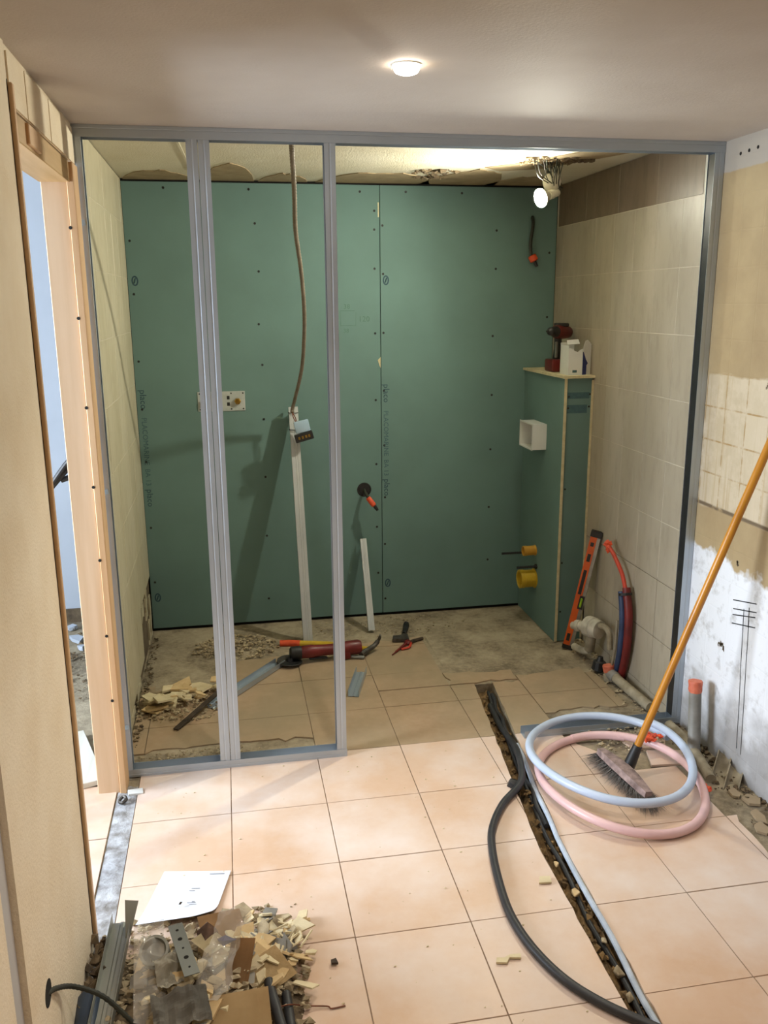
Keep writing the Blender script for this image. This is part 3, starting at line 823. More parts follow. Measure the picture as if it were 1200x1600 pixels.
# bare bulb, tilted, with its holder and frayed wires
BP = Vector((1.372, 3.75, 2.135)); BD = Vector((-.90, -.36, -.28)).normalized()
bl = thing('bare_bulb', 'bare lit bulb hanging on frayed wires under the torn shower ceiling', 'light bulb', (1.372, 3.75, ZCI))
bm = nb(); lathe(bm, [(.0395, .0005), (.036, .003), (.028, .005), (.016, .0062), (0, .0066)], axis_m(BP, BD), 24); obj('dome', bm, 'bulb_dome', bl, smooth=True)
bm = nb(); lathe(bm, [(.040, 0), (.037, -.012), (.026, -.028), (.019, -.042), (.0145, -.048), (.0145, -.066), (.008, -.07)], axis_m(BP, BD), 24); obj('bulb_body', bm, 'old_white', bl, smooth=True)
hb = BP-BD*.062
bm = nb(); lathe(bm, [(.019, 0), (.020, .02), (.017, .03), (.016, .052), (.008, .06)], axis_m(BP-BD*.05, -BD), 20); obj('holder', bm, 'old_white', bl, smooth=True)
he = BP-BD*.11
bm = nb()
for k in range(16):
    a = Vector((1.30+.16*rng.random(), 3.66+.10*rng.random(), ZCI+.002)); b = a.lerp(he, .75+.25*rng.random())+Vector((rng.uniform(-.02, .02), rng.uniform(-.02, .02), rng.uniform(-.01, .015)))
    mid = (a+b)/2+Vector((rng.uniform(-.03, .03), rng.uniform(-.03, .03), rng.uniform(-.03, .01)))
    tube(bm, catmull([a, mid, b], 6), .0022, 6)
obj('frayed_wires', bm, 'dark_green_cable', bl, smooth=True)
bm = nb()
for i in range(60):
    s = .006+.012*rng.random(); octa(bm, (1.28+.22*rng.random(), 3.62+.2*rng.random(), ZCI-.003), (s*1.3, s, s*.9))
tag(obj('ceiling_crumbs', bm, 'rubble_dark', ceil_in), kind='stuff')
rose = thing('ceiling_rose', 'round off-white plastic ceiling rose dangling beside the lit bulb', 'ceiling rose', (1.43, 3.80, 2.20))
bm = nb(); lathe(bm, [(0, .022), (.020, .021), (.036, .010), (.040, 0), (.038, -.002), (.034, 0), (0, .004)], axis_m((1.432, 3.78, 2.205), (-.25, -.85, -.25)), 28); obj('cover', bm, 'old_white', rose, smooth=True)
bm = nb(); tube(bm, catmull([(1.432, 3.79, 2.215), (1.45, 3.79, 2.25), (1.43, 3.78, ZCI+.003)], 6), .003, 6); obj('wire', bm, 'dark_green_cable', rose, smooth=True)
bm = nb()
for i in range(9):
    x = 1.47+.011*i; box(bm, x, x+.012, 3.68-.004*i, 3.715-.004*i, ZCI-.014+.004*(i % 2), ZCI-.0005)
single('ceiling_bracket', bm, 'rubble_dark', 'dark scrap of fixing bar stuck to the shower ceiling by the bulb', 'bracket')

# ================================================================== CASING in the back right corner
CX, CY, CZ = 1.592, 3.932, 1.343
cs = thing('pipe_casing', 'tall boxed-in casing of green plasterboard with a raw shelf top in the corner', 'casing', (1.66, 4.2, 0))
bm = nb(); box(bm, CX, CX+.0125, CY, YB-.001, .001, CZ); obj('side_board', bm, 'board', cs)
bm = nb(); box(bm, CX+.0135, XRS-.008, CY+.006, CY+.0185, .001, CZ); fb = obj('front_board', bm, 'board', cs)
bm = nb(); box(bm, CX-.0008, CX+.0135, CY-.0015, CY, .001, CZ); 
for v in bm.verts: v.co.x += .0016*mnoise.noise(Vector((v.co.z*9, 0, 0)))
tag(obj('cut_edge', bm, 'core', cs), 'cream raw cut edge of the side board')
bm = nb(); prism(bm, jag([(CX-.012, CY-.012), (XRS-.001, CY-.010), (XRS-.001, YB-.001), (CX-.012, YB-.001)], lambda p: p[0] < 1.6 or p[1] < 3.95, .004, .04), CZ, CZ+.0125); tag(obj('top_board', bm, 'core', cs), 'raw cream board lying as a shelf')
bm = nb(); rows = []
n = 40
for i in range(n):
    z = .01+(CZ-.02)*i/(n-1); w = .010+.004*mnoise.noise(Vector((0, 0, z*14)))
    rows.append([bm.verts.new(p) for p in ((XRS-.008-w*.4, CY+.004, z), (XRS-.001, CY+.002, z), (XRS-.001, CY+.012, z))])
for A, B in zip(rows, rows[1:]):
    for k in range(2): bm.faces.new((A[k], A[k+1], B[k+1], B[k]))
tag(obj('filler_bead', bm, 'core', cs), 'pale filler bead along the tiled wall')
bm = nb(); box(bm, CX+.018, XRS-.020, CY+.0052, CY+.006, 1.245, 1.275); box(bm, CX+.018, XRS-.030, CY+.0052, CY+.006, 1.175, 1.215); obj('blue_smear', bm, 'ink', fb)
bm = nb()
for (x, z) in ((CX+.026, 1.255), (CX+.024, 1.20), (XRS-.02, 1.205), (XRS-.018, 1.265), (CX+.026, .80), (CX+.026, .42), (CX+.028, .16)): lathe(bm, [(.005, 0), (.005, .001), (0, .001)], axis_m((x, CY+.006, z), (0, -1, 0)), 8)
tag(obj('screws', bm, 'screw', fb), kind='stuff')

jb = thing('junction_box', 'open white plastic box fixed to the side of the green casing', 'box', (1.556, 4.24, .965))
bm = nb(); x0, x1, y0, y1, z0, z1, t = 1.517, CX-.0005, 4.145, 4.335, .965, 1.095, .004
for a in ((x0, x1, y0, y0+t, z0, z1), (x0, x1, y1-t, y1, z0, z1), (x0, x1, y0+t, y1-t, z0, z0+t), (x0, x1, y0+t, y1-t, z1-t, z1), (x1-t, x1, y0+t, y1-t, z0+t, z1-t)): box(bm, *a)
obj('shell', bm, 'white_plastic', jb)
bm = nb()
for a in ((y0-.003, y0+t, z0-.003, z1+.003), (y1-t, y1+.003, z0-.003, z1+.003), (y0, y1, z0-.003, z0+t), (y0, y1, z1-t, z1+.003)): box(bm, x0-.003, x0, *a)
obj('rim', bm, 'white_plastic', jb)
def sleeve(name, label, mat, c, r, L):
    t_ = thing(name, label, 'pipe sleeve', (CX, c[0], c[1]))
    bm = nb(); lathe(bm, [(r*.86, 0), (r, 0), (r, L*.72), (r*1.05, L*.74), (r*1.05, L), (r*.88, L), (r*.86, L*.4), (0, L*.4)], axis_m((CX-.0004, c[0], c[1]), (-1, 0, 0)), 28); obj('sleeve', bm, mat, t_, smooth=True)
    bm = nb(); lathe(bm, [(r*1.10, 0), (r*1.12, .003), (r*.98, .006)], axis_m((CX-.0002, c[0], c[1]), (-1, 0, 0)), 28); obj('collar', bm, mat, t_, smooth=True)
sleeve('pipe_sleeve', 'small amber pipe sleeve, the upper one on the casing side', 'amber', (4.25, .400), .026, .068)
sleeve('pipe_sleeve', 'wide yellow pipe sleeve, the lower one on the casing side', 'yellow', (4.25, .243), .048, .085)
for lab, c, L in (('black threaded rod beside the small amber sleeve', (4.36, .358), .155), ('black threaded rod just above the wide yellow sleeve', (4.22, .318), .115)):
    bm = nb(); n = int(L/.003); tube(bm, [(CX-.0005-i*.003, c[0], c[1]) for i in range(n)], .0075, 8, ribs=True); lathe(bm, [(.014, 0), (.014, .010), (.009, .011)], axis_m((CX-.0004, c[0], c[1]), (-1, 0, 0)), 6)
    single('threaded_rod', bm, 'black', lab, 'rod')

# cordless driver on the shelf
SZ = CZ+.0130
dr = thing('cordless_drill', 'dark red cordless drill standing on the casing shelf', 'drill', (1.645, 4.20, SZ))
bm = nb(); box(bm, 1.608, 1.690, 4.15, 4.26, SZ, SZ+.062); bevel(bm, .010); obj('battery', bm, 'tool_red', dr, smooth=True)
bm = nb(); tube(bm, catmull([(1.652, 4.205, SZ+.058), (1.655, 4.20, SZ+.11), (1.650, 4.19, SZ+.165)], 6), [.021]*6+[.019]*7, 12); obj('grip', bm, 'black', dr, smooth=True)
bm = nb(); box(bm, 1.634, 1.646, 4.175, 4.19, SZ+.07, SZ+.15); bevel(bm, .003); obj('grip_panel', bm, 'alu', dr)
bm = nb(); lathe(bm, [(.020, -.075), (.030, -.068), (.034, -.03), (.034, .03), (.030, .05)], axis_m((1.655, 4.17, SZ+.197), (-.75, -.6, .05)), 20); obj('motor_housing', bm, 'tool_red', dr, smooth=True)
bm = nb(); lathe(bm, [(.028, .05), (.025, .07), (.019, .085), (.019, .105), (.010, .115), (.004, .117), (.004, .135)], axis_m((1.655, 4.17, SZ+.197), (-.75, -.6, .05)), 18); obj('chuck', bm, 'black', dr, smooth=True)
bm = nb(); box(bm, 1.632, 1.690, 4.145, 4.215, SZ+.222, SZ+.240); bevel(bm, .006); obj('top_cover', bm, 'black', dr)

# torn carton beside it
ca = thing('carton', 'small white and navy carton with a torn open top on the casing shelf', 'box', (1.685, 4.04, SZ))
H_, x0, x1, y0, y1 = .125, 1.614, 1.684, 3.955, 4.06
bm = nb(); prism(bm, [(0, 0), (.07, 0), (.07, H_), (.058, H_-.006), (.045, H_-.016), (.03, H_-.010), (.015, H_), (0, H_+.004)], 0, .002, frame_m((x0, y0, SZ), (1, 0, 0), (0, 0, 1), (0, -1, 0))); obj('front_panel', bm, 'white_plastic', ca)
bm = nb(); prism(bm, [(0, 0), (.054, 0), (.054, .145), (.030, .165), (.014, .162), (.004, .135), (0, .09)], 0, .002, frame_m((x1+.001, y0, SZ), (.93, .37, 0), (0, 0, 1), (.37, -.93, 0))); sp_ = obj('side_panel', bm, 'white_plastic', ca)
bm = nb(); prism(bm, [(0, .001), (.026, .001), (.026, .045), (.034, .055), (.020, .075), (.004, .11), (0, .11)], .002, .0026, frame_m((x1+.001, y0, SZ), (.93, .37, 0), (0, 0, 1), (.37, -.93, 0))); obj('navy_print', bm, 'navy', sp_)
bm = nb(); box(bm, x0, x0+.002, y0, y1, SZ, SZ+.14); box(bm, x0, x1, y1-.002, y1, SZ, SZ+.15); obj('back_panels', bm, 'white_plastic', ca)
bm = nb(); box(bm, x0+.003, x1-.003, y0+.003, y1-.003, SZ+.0005, SZ+.012); obj('carton_base', bm, 'card', ca)
bm = nb(); prism(bm, [(0, 0), (.064, .004), (.062, .03), (.002, .026)], 0, .002, frame_m((x0+.004, y0+.03, SZ+.142), (1, 0, 0), (0, .6, .8), (0, -.8, .6))); obj('flap', bm, 'white_plastic', ca)
bm = nb(); box(bm, x0+.022, x0+.044, y0-.0026, y0-.002, SZ+.012, SZ+.024); obj('print_label', bm, 'ink', ca)

# ================================================================== LEANING STUDS, CONDUIT, WALL FITTINGS
def lean(name, p0, p1, label, mat='steel', w=.046, dpt=.034):
    M = bar_frame(p0, p1, (0, -1, 0)); L = (Vector(p1)-Vector(p0)).length
    bm = nb(); profile_bar(bm, [(-w/2+.006, dpt), (-w/2, dpt), (-w/2, 0), (-w*.18, 0), (-w*.13, .0016), (-w*.08, 0), (w*.08, 0), (w*.13, .0016), (w*.18, 0), (w/2, 0), (w/2, dpt), (w/2-.006, dpt)], .0012, L, M)
    return single(name, bm, mat, label, 'metal stud')
lean('leaning_stud', (.349, 4.155, .004), (.331, 4.445, 1.185), 'long metal stud leaning on the green wall under the hanging conduit', 'zinc_pale')
lean('leaning_stud', (.695, 4.245, .012), (.688, 4.458, .46), 'short metal stud offcut leaning on the green wall', 'zinc_pale', .032, .022)
co = thing('conduit', 'taupe flexible conduit hanging in a curve from the shower ceiling', 'conduit', (.26, 3.2, ZCI))
pts = [(.262, 3.21, ZCI+.002), (.266, 3.25, 2.223), (.283, 3.4, 2.103), (.300, 3.6, 1.983), (.334, 3.8, 1.843), (.357, 3.95, 1.684), (.366, 4.1, 1.538), (.362, 4.25, 1.38), (.325, 4.385, 1.19), (.322, 4.385, 1.165)]
bm = nb(); tube(bm, catmull(pts, 26), .0098, 9, ribs=True); obj('sheath', bm, 'conduit', co, smooth=True)
bm = nb(); tube(bm, catmull([(.322, 4.385, 1.17), (.325, 4.38, 1.14), (.345, 4.372, 1.10)], 6), .0028, 6); tube(bm, catmull([(.318, 4.385, 1.17), (.338, 4.385, 1.13), (.34, 4.38, 1.09)], 6), .0028, 6); obj('wires', bm, 'copper', co, smooth=True)
for z in (1.155, 1.07):
    bm = nb(); yy = 4.155+(4.445-4.155)*(z/1.185)
    tube(bm, [(.331+.026*math.cos(a), yy+.012+.022*math.sin(a), z) for a in [i*math.pi/10 for i in range(20)]], .0022, 5, True)
    obj('cable_tie', bm, 'black', co)
sb = thing('dangling_socket', 'flush socket box with a clear blister cover dangling from the conduit end', 'socket', (.372, 4.35, 1.03))
M = frame_m((.374, 4.352, 1.045), (.96, -.05, .26), (.05, 1, 0), (-.26, 0, .96))
bm = nb(); box(bm, -.047, .047, -.02, .016, -.022, .018, M)
bevel(bm, .003, 1); obj('socket_body', bm, 'black', sb)
bm = nb()
for x in (-.03, -.012, .006, .022): box(bm, x, x+.010, -.0215, -.02, -.008, .006, M)
obj('terminals', bm, 'brass', sb)
bm = nb(); box(bm, -.036, .040, -.012, .012, .021, .082, M @ Matrix.Rotation(.06, 4, 'Y')); bevel(bm, .006); obj('blister', bm, 'blister', sb, smooth=True)

pl = thing('mixer_plate', 'pale metal tap mounting plate screwed to the green wall behind the studs', 'mounting plate', (-.03, YB, 1.165))
bm = nb(); box(bm, -.148, .090, YB-.003, YB-.0003, 1.167, 1.267); bevel(bm, .001, 1); obj('plate', bm, 'grey_plate', pl)
bm = nb(); lathe(bm, [(.017, 0), (.017, .014), (.012, .016), (.012, .006), (0, .006)], axis_m((.052, YB-.003, 1.216), (0, -1, 0)), 6); obj('brass_elbow', bm, 'brass', pl)
bm = nb(); lathe(bm, [(.017, 0), (.017, .014), (.012, .016), (.012, .006), (0, .006)], axis_m((-.11, YB-.003, 1.216), (0, -1, 0)), 6); obj('brass_elbow', bm, 'brass', pl)
bm = nb()
for (x, z) in ((.08, 1.257), (.08, 1.177), (.02, 1.257), (.02, 1.177), (-.138, 1.257), (-.138, 1.177)): lathe(bm, [(.004, 0), (.004, .0012), (0, .0012)], axis_m((x, YB-.003, z), (0, -1, 0)), 8)
tag(obj('screws', bm, 'screw', pl), kind='stuff')
for z in (1.193, 1.226):
    bm = nb(); box(bm, -.002, .012, YB-.0034, YB-.003, z, z+.018); obj('slot', bm, 'screw', pl)

def pigtail(name, label, pts, hole, r, plug):
    t_ = thing(name, label, 'cable', (pts[0][0], YB, pts[-1][2]))
    if hole: 
        bm = nb(); lathe(bm, [(hole, 0), (hole*1.08, .0015), (hole*.92, .003), (hole*.85, .001), (0, .0008)], axis_m((pts[0][0], YB, pts[0][2]), (0, -1, 0)), 24); obj('box_opening', bm, 'black', t_, smooth=True)
    bm = nb(); tube(bm, catmull(pts, 8), r, 8); obj('cable', bm, 'dark_green_cable', t_, smooth=True)
    p, dr_, r2, L = plug
    bm = nb(); lathe(bm, [(r2*.8, 0), (r2, .004), (r2, L), (r2*.7, L+.004), (.005, L+.004), (.005, L+.022)], axis_m(p, dr_), 14); obj('end_cap', bm, 'orange', t_, smooth=True)
    q = Vector(p)+Vector(dr_).normalized()*(L+.004)
    bm = nb(); lathe(bm, [(.0085, 0), (.0095, .012), (.007, .030)], axis_m(q, dr_), 10); obj('cable_tail', bm, 'black', t_, smooth=True)
pigtail('supply_cable', 'black cable with an orange cap sticking out of a round wall box', [(.703, YB+.004, .722), (.704, 4.47, .712), (.715, 4.43, .690)], .036, .009, ((.712, 4.432, .692), (.55, -.2, -.75), .014, .052))
pigtail('supply_cable', 'black cable with a round orange cap hanging below the lit bulb', [(1.607, YB+.006, 2.13), (1.600, 4.47, 2.09), (1.588, 4.465, 2.00), (1.592, 4.465, 1.93)], 0, .0085, ((1.596, 4.466, 1.935), (.30, -.1, -.6), .022, .030))

# ================================================================== RIGHT CORNER PLUMBING
lv = thing('spirit_level', 'orange spirit level leaning against the tiled wall beside the casing', 'spirit level', (1.62, 3.83, 0))
p0, p1 = Vector((1.625, 3.835, .003)), Vector((1.722, 3.765, .625))
M = bar_frame(p0, p1, (-.55, -.84, 0)); L = (p1-p0).length
bm = nb(); box(bm, -.024, .024, -.009, .009, .012, L-.012, M); obj('beam', bm, 'alu', lv)
bm = nb(); box(bm, -.0245, .008, -.0115, -.009, .02, L-.03, M); fr_ = obj('orange_face', bm, 'level_orange', lv)
for a, b in ((.045, .085), (.30, .43), (.475, .515), (.555, .575)):
    bm = nb(); box(bm, -.016, .000, -.0125, -.0115, a, b, M); obj('hand_hole', bm, 'black', fr_)
bm = nb(); box(bm, -.002, .022, -.0135, -.009, .225, .295, M); obj('vial_block', bm, 'black', lv)
bm = nb(); lathe(bm, [(.0055, 0), (.0055, .045), (.003, .047)], M @ Matrix.Translation((.010, -.014, .237)), 10); tag(obj('vial', bm, 'vial', lv, smooth=True), 'green liquid vial')
for a, b in ((0, .022), (L-.03, L)):
    bm = nb(); box(bm, -.0275, .0275, -.0135, .012, a, b, M); obj('end_cap', bm, 'black', lv)

hs = thing('sheathed_pipes', 'red and blue sheathed pipes rising in a bow along the tiled wall', 'pipes', (1.70, 3.44, 0))
path = [(1.715, 3.45, -.004), (1.708, 3.40, .12), (1.702, 3.375, .25), (1.700, 3.38, .36), (1.700, 3.415, .46)]
bm = nb(); tube(bm, catmull([(x+.008, y-.010, z) for x, y, z in path], 8), .0185, 12); obj('red_sheath', bm, 'red_hose', hs, smooth=True)
bm = nb(); tube(bm, catmull([(x-.006, y+.020, z) for x, y, z in path[:-1]]+[(1.697, 3.428, .435)], 8), .0155, 12); obj('blue_sheath', bm, 'blue_sheath', hs, smooth=True)
bm = nb(); tube(bm, catmull([(1.706, 3.408, .45), (1.704, 3.445, .51), (1.700, 3.52, .57), (1.698, 3.575, .60)], 8), .0095, 10); obj('bare_pipe', bm, 'orange_hose', hs, smooth=True)
bm = nb()
for i in range(12): octa(bm, (1.697+rng.uniform(-.006, .006), 3.585+rng.uniform(-.014, .014), .605+rng.uniform(-.022, .022)), (.016, .020, .018))
obj('orange_tape', bm, 'orange', hs)
bm = nb(); lathe(bm, [(.029, 0), (.030, .010), (.029, .012)], axis_m((1.703, 3.398, .425), (0, .35, 1)), 16); obj('strap', bm, 'black', hs)
bm = nb(); tube(bm, catmull([(1.690, 3.485, .0), (1.684, 3.45, .08), (1.682, 3.425, .18), (1.684, 3.425, .30)], 8), .006, 8); obj('grey_pipe', bm, 'dusty_pvc', hs, smooth=True)

sf = thing('waste_trap', 'dusty white plastic waste trap at the foot of the tiled wall', 'waste trap', (1.68, 3.66, 0))
bm = nb(); lathe(bm, [(.030, -.052), (.044, -.048), (.046, -.01), (.050, -.006), (.050, .03), (.046, .034), (.030, .045)], axis_m((1.665, 3.64, .185), (-.35, .9, -.05)), 26); obj('body', bm, 'old_white', sf, smooth=True)
bm = nb(); lathe(bm, [(.020, 0), (.022, .035), (.028, .036), (.028, .06), (.018, .064), (.018, .085)], axis_m((1.650, 3.68, .178), (-.45, .85, -.25)), 20); obj('inlet_nut', bm, 'old_white', sf, smooth=True)
bm = nb(); lathe(bm, [(.025, 0), (.025, .09), (.022, .095)], axis_m((1.668, 3.655, .15), (.0, .15, -1)), 20); obj('cup', bm, 'dusty_pvc', sf, smooth=True)
bm = nb(); tube(bm, catmull([(1.668, 3.665, .055), (1.655, 3.72, .035), (1.640, 3.79, .030)], 6), .017, 12); obj('outlet_pipe', bm, 'old_white', sf, smooth=True)
bm = nb(); tube(bm, catmull([(1.672, 3.61, .205), (1.690, 3.56, .215), (1.70, 3.53, .19), (1.70, 3.515, .12)], 6), .014, 10); obj('overflow_pipe', bm, 'dusty_pvc', sf, smooth=True)
bm = nb(); lathe(bm, [(.016, 0), (.034, .012), (.030, .05), (.017, .056), (.012, .075), (0, .075)], axis_m((1.66, 3.54, .002), (.1, 0, 1)), 12); single('black_fitting', bm, 'black', 'black plastic pipe fitting on the screed below the red and blue pipes', 'fitting')
bm = nb(); prism(bm, [(0, 0), (.10, .01), (.12, .10), (.05, .17), (-.01, .12)], -.006, 0, frame_m((XRS+.0072, 3.56, .03), (0, 1, 0), (0, 0, 1), (-1, 0, 0))); obj('bare_patch', bm, 'render', wall_rs)

def capped(name, label, base, top, r, cap_h, mat, capmat, extra=None):
    t_ = thing(name, label, 'pipe', base)
    ax = Vector(top)-Vector(base); L = ax.length
    bm = nb(); lathe(bm, [(r*1.12, 0), (r*1.12, .03), (r, .034), (r, L-cap_h*.6)], axis_m(base, ax), 20); obj('pipe', bm, mat, t_, smooth=True)
    bm = nb(); prof = [(r*1.02, L-cap_h), (r*1.10, L-cap_h*.8), (r*1.06, L-cap_h*.5), (r*1.14, L-.004), (r*1.05, L), (0, L+.001)]
    lathe(bm, prof, axis_m(base, ax), 20); o = obj('taped_end', bm, capmat, t_, smooth=True)
    for v in o.data.vertices: v.co += Vector((rng.uniform(-1, 1), rng.uniform(-1, 1), rng.uniform(-1, 1)))*.0012
    return t_
capped('waste_pipe', 'upright grey waste pipe with an orange taped end before the right wall', (1.702, 2.752, -.004), (1.704, 2.785, .292), .0235, .045, 'grey_pvc', 'orange_pale')
t_ = capped('waste_pipe', 'short grey waste pipe stub with an orange cap on the shower floor', (1.678, 3.450, -.004), (1.672, 3.462, .068), .025, .035, 'dusty_pvc', 'orange_pale')
bm = nb(); tube(bm, catmull([(1.680, 3.43, .030), (1.694, 3.30, .022), (1.710, 3.12, .018)], 6), .022, 14); obj('floor_run', bm, 'dusty_pvc', t_, smooth=True)
bm = nb(); lathe(bm, [(.027, 0), (.027, .05), (.024, .054)], axis_m((1.678, 3.455, .030), (.08, -1, -.05)), 18); obj('socket', bm, 'grey_pvc', t_, smooth=True)
bm = nb(); tube(bm, catmull([(1.715, 2.97, .012), (1.707, 2.85, .020), (1.690, 2.70, .016), (1.66, 2.56, .010)], 6), .020, 14); single('floor_pipe', bm, 'dusty_pvc', 'dusty grey pipe lying along the right wall before the frame', 'pipe', smooth=True)
for lab, c, a, s in (('broken pale half pipe leaning in the debris at the right wall', (1.735, 2.615, .028), (.5, .55, .35), .15), ('broken pale half pipe nearest the camera at the right wall', (1.742, 2.545, .020), (.55, .62, .30), .13)):
    bm = nb(); ax = Vector(a).normalized()
    prof = [(.024*math.cos(t), .024*math.sin(t)) for t in [math.pi+math.pi*i/8 for i in range(9)]]
    profile_bar(bm, prof, .004, s, axis_m(Vector(c)-ax*s*.55, ax)); single('half_pipe', bm, 'dusty_pvc', lab, 'pipe', 'broken half pipes', smooth=True)
# debris along the right wall foot
bm = nb()
for i in range(420):
    y = 1.4+1.62*rng.random(); x = 1.775-.12*rng.random()**1.6; s = .003+.010*rng.random()**2.2
    octa(bm, (x, y, ZS+.003+s*.4), (s*1.3, s, s*.8))
tag(recenter(obj('wall_foot_rubble', bm, 'rubble_dark')), 'crumbled mortar along the foot of the right wall', 'rubble', kind='stuff')
bm = nb()
for i in range(320):
    y = 3.06+1.3*rng.random(); x = 1.735-.11*rng.random()**1.4; s = .003+.010*rng.random()**2
    octa(bm, (x, y, ZS+.003+s*.4), (s*1.3, s, s*.8))
tag(recenter(obj('wall_foot_rubble', bm, 'rubble')), 'crumbled screed around the pipes at the tiled right wall', 'rubble', kind='stuff')
for i in range(7):
    bm = nb(); a = rng.random()*6
    pl_ = [( .03*math.cos(a+k*1.256)*rng.uniform(.6, 1.3), .04*math.sin(a+k*1.256)*rng.uniform(.6, 1.3)) for k in range(5)]
    x, y = ((1.735, 2.42), (1.70, 2.33), (1.74, 2.25), (1.69, 2.16), (1.735, 2.07), (1.70, 2.47), (1.67, 2.26))[i]
    prism(bm, pl_, -.004, .005, Matrix.Translation((x, y, .001)) @ Matrix.Rotation(rng.uniform(-.12, .12), 4, 'X')); single('tile_fragment', bm, 'tile_d', 'broken dusty tile fragment by the right wall, '+('second', 'third', 'fifth', 'sixth', 'seventh', 'first', 'fourth')[i]+' from the broom', 'tile fragment', 'tile fragments by the right wall')

# ================================================================== HOSE COILS, BROOM, TRENCH LINES
def coil(name, label, mat, c, r, a0, turns, z0, dz, tail=None, rr=.0155, sq=(1, 1)):
    pts = []; n = int(28*turns)
    for i in range(n+1):
        a = a0+2*math.pi*turns*i/n
        pts.append((c[0]+r*sq[0]*math.cos(a)*(1+.012*math.sin(3*a)), c[1]+r*sq[1]*math.sin(a), z0+dz*i/n+.010*(1+math.sin(a*2+.6))))
    if tail: pts += tail
    bm = nb(); tube(bm, catmull(pts, 4), rr, 12); return single(name, bm, mat, label, 'pipe coil', smooth=True)
coil('pipe_coil', 'pale pink plastic pipe coiled on the tiles under the broom', 'pink_pipe', (1.325, 2.60), .300, 1.0, 1.12, .014, .004, None, .0155, (.93, 1.10))
coil('pipe_coil', 'pale blue plastic pipe coiled over the pink one', 'blue_pipe', (1.335, 2.715), .292, .25, 1.05, .040, .022, None, .0155, (.98, 1.12))
bm = nb()
for i in range(14): octa(bm, (1.545+rng.uniform(-.03, .03), 2.80+rng.uniform(-.02, .02), .062+rng.uniform(-.008, .014)), (.020, .016, .012))
single('tape_wad', bm, 'orange', 'wad of orange tape on the coiled pipes', 'tape')
bm = nb()
for i in range(8): octa(bm, (1.605+rng.uniform(-.015, .015), 2.505+rng.uniform(-.02, .02), .012+rng.uniform(-.004, .01)), (.014, .014, .010))
single('tape_wad', bm, 'orange', 'scrap of orange tape on the floor beside the pink coil', 'tape')

br = thing('broom', 'broom with a varnished wooden handle leaning against the right wall', 'broom', (1.38, 2.64, 0))
A, B = Vector((1.318, 2.755, .054)), Vector((1.362, 2.455, .046)); ctr = (A+B)/2; dirv = (B-A).normalized(); sdv = Vector((-dirv.y, dirv.x, 0))
bm = nb(); pts = [A.lerp(B, t)+Vector((0, 0, .012*math.sin(math.pi*t))) for t in [i/10 for i in range(11)]]
rows = []
for i, p in enumerate(pts):
    t = i/10; w = .030*(.55+.45*math.sin(math.pi*min(1, max(0, t))))
    rows.append([bm.verts.new(p+sdv*w+Vector((0, 0, -.010))), bm.verts.new(p+sdv*w*.8+Vector((0, 0, .010))), bm.verts.new(p-sdv*w*.8+Vector((0, 0, .014))), bm.verts.new(p-sdv*w+Vector((0, 0, -.010)))])
for P_, Q_ in zip(rows, rows[1:]):
    for k in range(4): bm.faces.new((P_[k], P_[(k+1) % 4], Q_[(k+1) % 4], Q_[k]))
bm.faces.new(rows[0]); bm.faces.new(list(reversed(rows[-1])))
obj('head', bm, 'dusty_mauve', br, smooth=True)
bm = nb()
for i in range(1800):
    t = rng.random(); p = A.lerp(B, t)+sdv*rng.uniform(-.026, .026)+Vector((0, 0, -.006))
    e = p+dirv*((t-.5)*.13+rng.uniform(-.015, .015))+sdv*((1 if rng.random() < .5 else -1)*rng.uniform(.004, .050)); e.z = .001+.006*rng.random()
    w = Vector((rng.uniform(-1, 1), rng.uniform(-1, 1), 0)).normalized()*.0012; u = Vector((-w.y, w.x, 0))
    a_ = [bm.verts.new(p+w), bm.verts.new(p-w*.5+u), bm.verts.new(p-w*.5-u)]; tip = bm.verts.new(e)
    for k in range(3): bm.faces.new((a_[k], a_[(k+1) % 3], tip))
tag(obj('bristles', bm, 'bristle', br), kind='stuff')
hb0 = Vector((1.378, 2.632, .066)); ht = Vector((1.7555, 2.518, 1.300)); hd = (ht-hb0).normalized()
bm = nb(); tube(bm, [hb0+hd*.03, hb0+hd*.5, ht-hd*.01, ht], [.0138, .0138, .0138, .010], 16); obj('handle', bm, 'handle_wood', br, smooth=True)
bm = nb(); lathe(bm, [(.022, -.012), (.021, .01), (.019, .04), (.0165, .075), (.0145, .077)], axis_m(hb0, hd), 18); obj('socket', bm, 'black', br, smooth=True)

bm = nb(); pts = [(1.075, 3.36, -.03), (1.055, 3.15, -.022), (1.052, 2.98, -.008), (1.030, 2.86, .018), (1.004, 2.74, .020), (.965, 2.65, .016), (.868, 2.545, .014), (.792, 2.42, .014), (.755, 2.30, .014), (.728, 2.14, .014), (.718, 2.00, .014), (.735, 1.87, .014), (.778, 1.75, .014), (.845, 1.655, .014), (.93, 1.575, .012), (1.02, 1.48, .014), (1.10, 1.36, .014)]
tube(bm, catmull(pts, 8), .0128, 12); single('black_hose', bm, 'rubber', 'thick black hose curving out of the trench over the tiles', 'hose', smooth=True)
def trench_line(name, lab, mat, off, r, z, y0, y1, wob, cat='conduit'):
    pts = []
    n = 26
    for i in range(n+1):
        y = y0+(y1-y0)*i/n; a, b = trench_lr(y)
        pts.append((a+(b-a)*off+wob*math.sin(i*1.3+off*9), y, z+.006*math.sin(i*.9+off*5)))
    bm = nb(); tube(bm, catmull(pts, 4), r, 10); return single(name, bm, mat, lab, cat, smooth=True)
trench_line('trench_cable', 'black cable running down the middle of the floor trench', 'rubber', .62, .0078, -.030, 1.22, 3.48, .003, 'cable')
trench_line('trench_cable', 'second black cable along the right side of the floor trench', 'rubber', .75, .0085, -.022, 2.45, 3.44, .004, 'cable')
